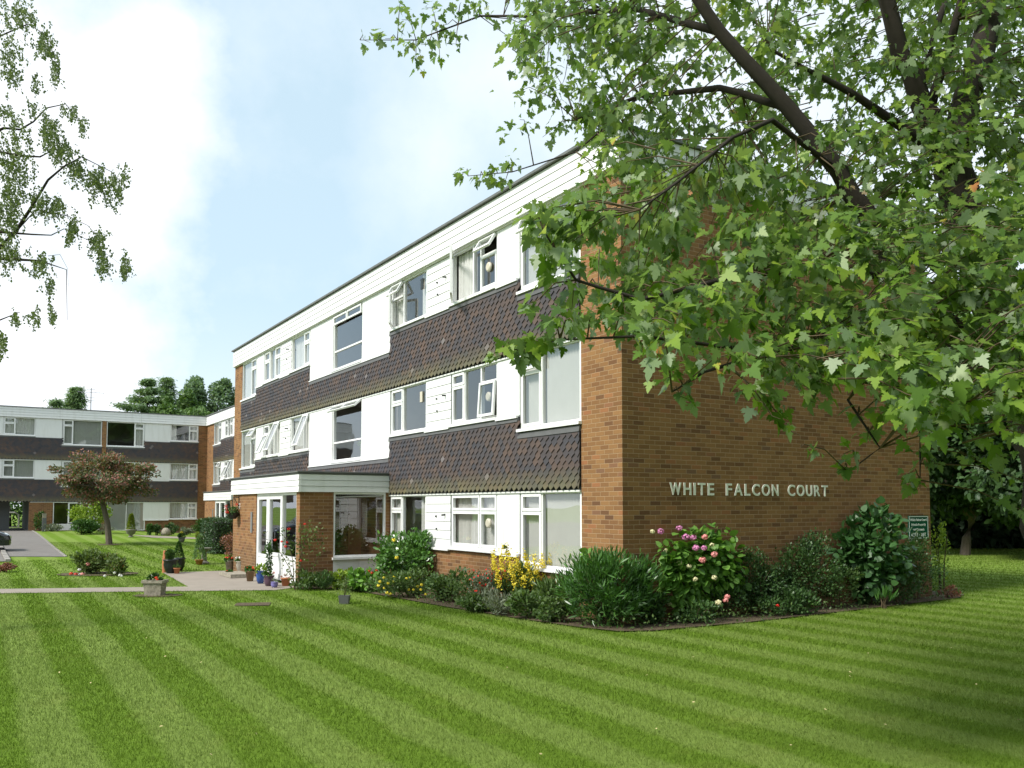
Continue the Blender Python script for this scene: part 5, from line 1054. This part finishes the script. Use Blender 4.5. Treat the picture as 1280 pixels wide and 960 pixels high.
BC = [(18, 200, 24, 55, 560), (10, 265, 20, 45, 380), (62, 160, 14, 22, 260), (78, 185, 16, 14, 170), (95, 210, 13, 16, 150), (120, 222, 16, 17, 240), (145, 232, 11, 22, 150), (155, 215, 8, 12, 40), (90, 135, 12, 8, 60), (102, 152, 4, 12, 50), (48, 250, 14, 18, 150), (70, 255, 11, 14, 120), (90, 285, 8, 20, 150), (120, 300, 12, 16, 170), (128, 325, 11, 14, 110), (156, 330, 5, 20, 100), (12, 315, 26, 14, 200), (50, 325, 14, 14, 120), (60, 350, 10, 12, 60), (45, 392, 8, 10, 50), (20, 393, 9, 10, 50), (2, 425, 7, 18, 90), (66, 385, 6, 16, 40), (25, 15, 22, 22, 230), (55, 50, 14, 22, 200), (10, 60, 20, 22, 170), (45, 100, 5, 12, 40), (70, 80, 7, 16, 80), (15, 90, 14, 10, 90), (10, 135, 16, 14, 60), (45, 130, 10, 8, 30), (-60, 150, 50, 90, 900), (-70, 330, 50, 60, 600), (-60, 20, 50, 60, 500)]
P, T = [], []
for cx_, cy_, rx_, ry_, n_ in BC:
    n_ = int(n_*4); ns = max(3, int(n_/11))
    for _ in range(ns):
        sx_ = cx_+random.gauss(0, .5)*rx_; sy_ = cy_+random.gauss(0, .5)*ry_; D_ = 12+random.uniform(-.5, .5); ln = random.uniform(5, 16); dr = random.uniform(-.3, .5)
        for i in range(int(n_/ns*1.15)):
            t = random.random(); P.append(list(pt(sx_+dr*ln*t+random.gauss(0, 1.3), sy_+ln*t+random.gauss(0, 1.0), D_+random.gauss(0, .05)))); T.append([random.gauss(0, .5), random.gauss(0, .5), -1])
P = np.array(P); T = np.array(T); leaves('crown', P, T, rnd(len(P)), .028*(.7+.6*rng.random(len(P))), 'broad', M['birch'], bt)

# extra planting that closes the beds
k_ = 0
for lab, px, by, w, ty, mt, sh_, ls_ in (
    ('dark leafy filler plant between the strap leaved bush and the hydrangea', 815, 782, 44, 742, 'darkleaf', 'oval', .06),
    ('feathery dark plant right under the first word of the lettering', 905, 775, 60, 722, 'darkleaf', 'diam', .05),
    ('low dark plant at the gable lawn edge right of the red bloom', 1000, 771, 56, 740, 'darkleaf', 'oval', .06),
    ('mid height arching green plant in the middle of the gable bed', 978, 766, 60, 704, 'darkleaf', 'diam', .05),
    ('dull green plant left of the glossy broad leaved shrub', 1052, 763, 56, 700, 'perennial', 'oval', .05),
    ('dark low plant below the green notice', 1132, 758, 50, 712, 'darkleaf', 'diam', .05),
    ('low leafy plant at the lawn edge left of the strap leaved bush', 690, 781, 50, 748, 'perennial', 'oval', .06),
    ('fine leaved green plant at the foot of the low brick wall', 592, 763, 46, 722, 'perennial', 'diam', .05),
    ('green clump at the lawn edge below the penstemon', 598, 768, 48, 746, 'perennial', 'oval', .06),
    ('dark green filler between the dahlia and the yellow rose', 548, 753, 36, 722, 'darkleaf', 'oval', .06),
    ('grassy clump left of the dahlia below the porch window', 442, 741, 26, 722, 'perennial', 'strap', .10)):
    bush('border_plant', lab, 'plant', px, by, w, ty, sh_, ls_, 650, mt, 14, .38, .6, .6)

# unseen trees added behind the camera to shade the gable and right lawn
for i, (x, y, H, r) in enumerate(((2, -24, 17, 6), (13, -20, 18, 7), (24, -13, 17, 6.5), (32, -2, 15, 5.5), (12, -33, 19, 8))):
    e = empty('offscreen_tree', (x, y, 0), 'unseen tree added behind the viewpoint to shade the gable', 'tree', 'trees added behind the viewpoint for shade'); limb_tree(e, (x, y, 0), H*.5, .4, (x, y, H*.56), r, r, H*.44, 5000, 'clump', 1.1, 'broad', clumps=40, cs=.3)

for i, (x, y, H, r) in enumerate(((-3, -40, 16, 7), (-18, -38, 15, 6.5), (-32, -34, 14, 6))):  # more unseen trees, added to keep low skylight off the gable
    e = empty('offscreen_tree', (x, y, 0), 'unseen tree added behind the viewpoint to shade the gable', 'tree', 'trees added behind the viewpoint for shade'); limb_tree(e, (x, y, 0), H*.5, .4, (x, y, H*.52), r, r, H*.48, 3600, 'clump', 1.1, 'broad', clumps=40, cs=.3)

# trees across the car park, which the windows mirror
for i, (x, y, H, r) in enumerate(((-44, 4, 11, 3.2), (-50, 24, 14, 3.4), (-42, 42, 12, 4.5), (-56, 13, 10, 4), (-40, -16, 11, 5), (-58, -4, 12, 4))):
    e = empty('offscreen_tree', (x, y, 0), 'tree across the car park behind the camera, mirrored in the windows', 'tree', 'trees across the car park'); limb_tree(e, (x, y, 0), H*.5, .3, (x, y, H*.6), r, r, H*.4, 2600, 'clump', .6, 'conifer' if i < 2 else 'broad', clumps=30, cs=.3)

# fallen leaves
sp = [(167, 795), (103, 795), (182, 800), (258, 752), (266, 790), (215, 763), (208, 823), (250, 832), (75, 859), (113, 858), (40, 822), (74, 845), (81, 890), (199, 913), (264, 911), (262, 947), (455, 874), (321, 923), (416, 764), (465, 826), (486, 787), (540, 821), (635, 838), (731, 841), (674, 948), (735, 843), (810, 847), (865, 882), (868, 824), (1061, 848), (1061, 843), (1105, 910), (1127, 912), (1148, 877), (1192, 926), (1195, 855), (1275, 905), (1242, 734), (1170, 803), (1085, 820), (990, 936), (1190, 813), (820, 915), (560, 782), (602, 795), (670, 858), (880, 790), (1030, 890), (1220, 860), (1175, 781)]
base_me = None
for i, (a, b_) in enumerate(sp):
    g = at(a, b_); k = .022 if b_ < 800 else .03
    if base_me is None:
        o = leaves('fallen_leaf', [[0, 0, 0]], [[0, 1, .1]], [[.1, 0, 1]], 1.0, 'oval', M['deadleaf']); base_me = o
    else: o = base_me.copy(); COL.objects.link(o)
    o.location = (g.x, g.y, g.z+.032); o.scale = (k, k, k); o.rotation_euler = (random.uniform(-.5, .5), random.uniform(-.5, .5), random.uniform(0, 6.28)); tag(o, 'tiny pale fallen leaf lying on the striped lawn', 'leaf', 'fallen leaves on the lawn')

# ------------------------------------------------------------------ camera, sun, sky
cam = bpy.data.cameras.new('camera'); co = bpy.data.objects.new('camera', cam); COL.objects.link(co); co.location = CAM; co.rotation_euler = (math.pi/2+PIT, 0, YAW)
cam.sensor_fit = 'HORIZONTAL'; cam.sensor_width = 36; cam.lens = F/1280*36; cam.shift_y = SHY/1280; cam.clip_end = 3000; cam.clip_start = .1; S.camera = co
sd = Vector((-.72, -.02, .72)).normalized(); el = math.asin(sd.z); az = math.atan2(sd.x, sd.y)
sun = bpy.data.lights.new('sun', 'SUN'); sun.energy = 3.0; sun.angle = R(13); sun.color = (1, .965, .91); so = bpy.data.objects.new('sun', sun); COL.objects.link(so); so.rotation_euler = (-sd).to_track_quat('-Z', 'Y').to_euler()
W = bpy.data.worlds.new('World'); S.world = W; W.use_nodes = True; nt = W.node_tree; nt.nodes.clear()
class WN(N):
    def __init__(s): s.t = nt; s.out = s.n('ShaderNodeOutputWorld')
w = WN(); sky = w.n('ShaderNodeTexSky', sky_type='NISHITA', sun_disc=False); sky.sun_elevation = el; sky.sun_rotation = az; sky.air_density = 1.0; sky.dust_density = 1.5
tc = w.n('ShaderNodeTexCoord').outputs['Generated']
def cloud_at(px, py, r_in, r_out):
    d = Vector(ray(px, py)[:3]).normalized(); x = w.n('ShaderNodeVectorMath', operation='DISTANCE'); w.l(tc, x.inputs[0]); x.inputs[1].default_value = d
    return w.math('DIVIDE', w.math('SUBTRACT', r_out, x.outputs['Value']), r_out-r_in, clamp=False)
nz = w.noise(5.0, 8, tc, .62); nz2 = w.noise(2.2, 6, tc, .55); det = w.math('ADD', w.math('MULTIPLY', w.math('SUBTRACT', nz, .5), 2.2), w.math('MULTIPLY', w.math('SUBTRACT', nz2, .5), 2.2))
fld = None
for a in ((165, 130, .01, .085), (195, 70, .0, .055), (175, 230, .01, .075), (120, 290, .02, .115), (100, 400, .02, .12), (30, 440, .03, .19), (-90, 260, .06, .24), (70, 170, .02, .09), (215, 45, .0, .03)):
    q = cloud_at(*a); fld = q if fld is None else w.math('MAXIMUM', fld, q)
c1 = w.math('ADD', w.math('MULTIPLY', w.math('ADD', fld, det), 1.15), .12, clamp=True)
fld2 = None
for a in ((545, 200, .0, .13), (640, 90, .0, .2), (900, 60, .1, .45), (1200, 250, .1, .4)):
    q = cloud_at(*a); fld2 = q if fld2 is None else w.math('MAXIMUM', fld2, q)
c2 = w.math('MULTIPLY', w.math('ADD', w.math('MULTIPLY', w.math('MAXIMUM', fld2, 0.0), .9), w.math('MULTIPLY', w.math('SUBTRACT', nz, .5), 1.6), clamp=True), .62)
gen = w.math('MULTIPLY', w.math('SUBTRACT', nz2, .39), 3.0, clamp=True)      # broken cloud over the rest of the sky
ox = w.xyz(tc); hor = w.math('SUBTRACT', 1.0, w.math('MULTIPLY', ox[2], 4.2), clamp=True); hor = w.math('POWER', hor, 1.6)
fdir = Vector((fw[0], fw[1], 0)); dp = w.n('ShaderNodeVectorMath', operation='DOT_PRODUCT'); w.l(tc, dp.inputs[0]); dp.inputs[1].default_value = fdir; behind = w.math('MULTIPLY', w.math('SUBTRACT', .45, dp.outputs['Value']), 4.0, clamp=True)
cl = w.math('MAXIMUM', w.math('MAXIMUM', c1, c2), w.math('MAXIMUM', w.math('MULTIPLY', hor, .85), w.math('MULTIPLY', gen, behind)))
skc = w.mix(.62, sky.outputs[0], c4(7.0, 9.0, 10.0)); white = w.mix(w.math('MULTIPLY', nz2, .6), c4(9.6, 9.8, 10.1), c4(7.6, 8.3, 9.2))
bg = w.n('ShaderNodeBackground'); w.l(w.mix(cl, skc, white), bg.inputs[0]); bg.inputs[1].default_value = .075; w.l(bg.outputs[0], w.out.inputs[0])
S.view_settings.view_transform = 'Standard'; S.view_settings.look = 'None'; S.view_settings.exposure = 0.80; S.view_settings.gamma = 1; S.view_settings.use_curve_mapping = False
S.render.engine = 'CYCLES'; S.cycles.max_bounces = 7; S.cycles.transparent_max_bounces = 16; S.cycles.diffuse_bounces = 3; S.render.resolution_x = 1024; S.render.resolution_y = 768
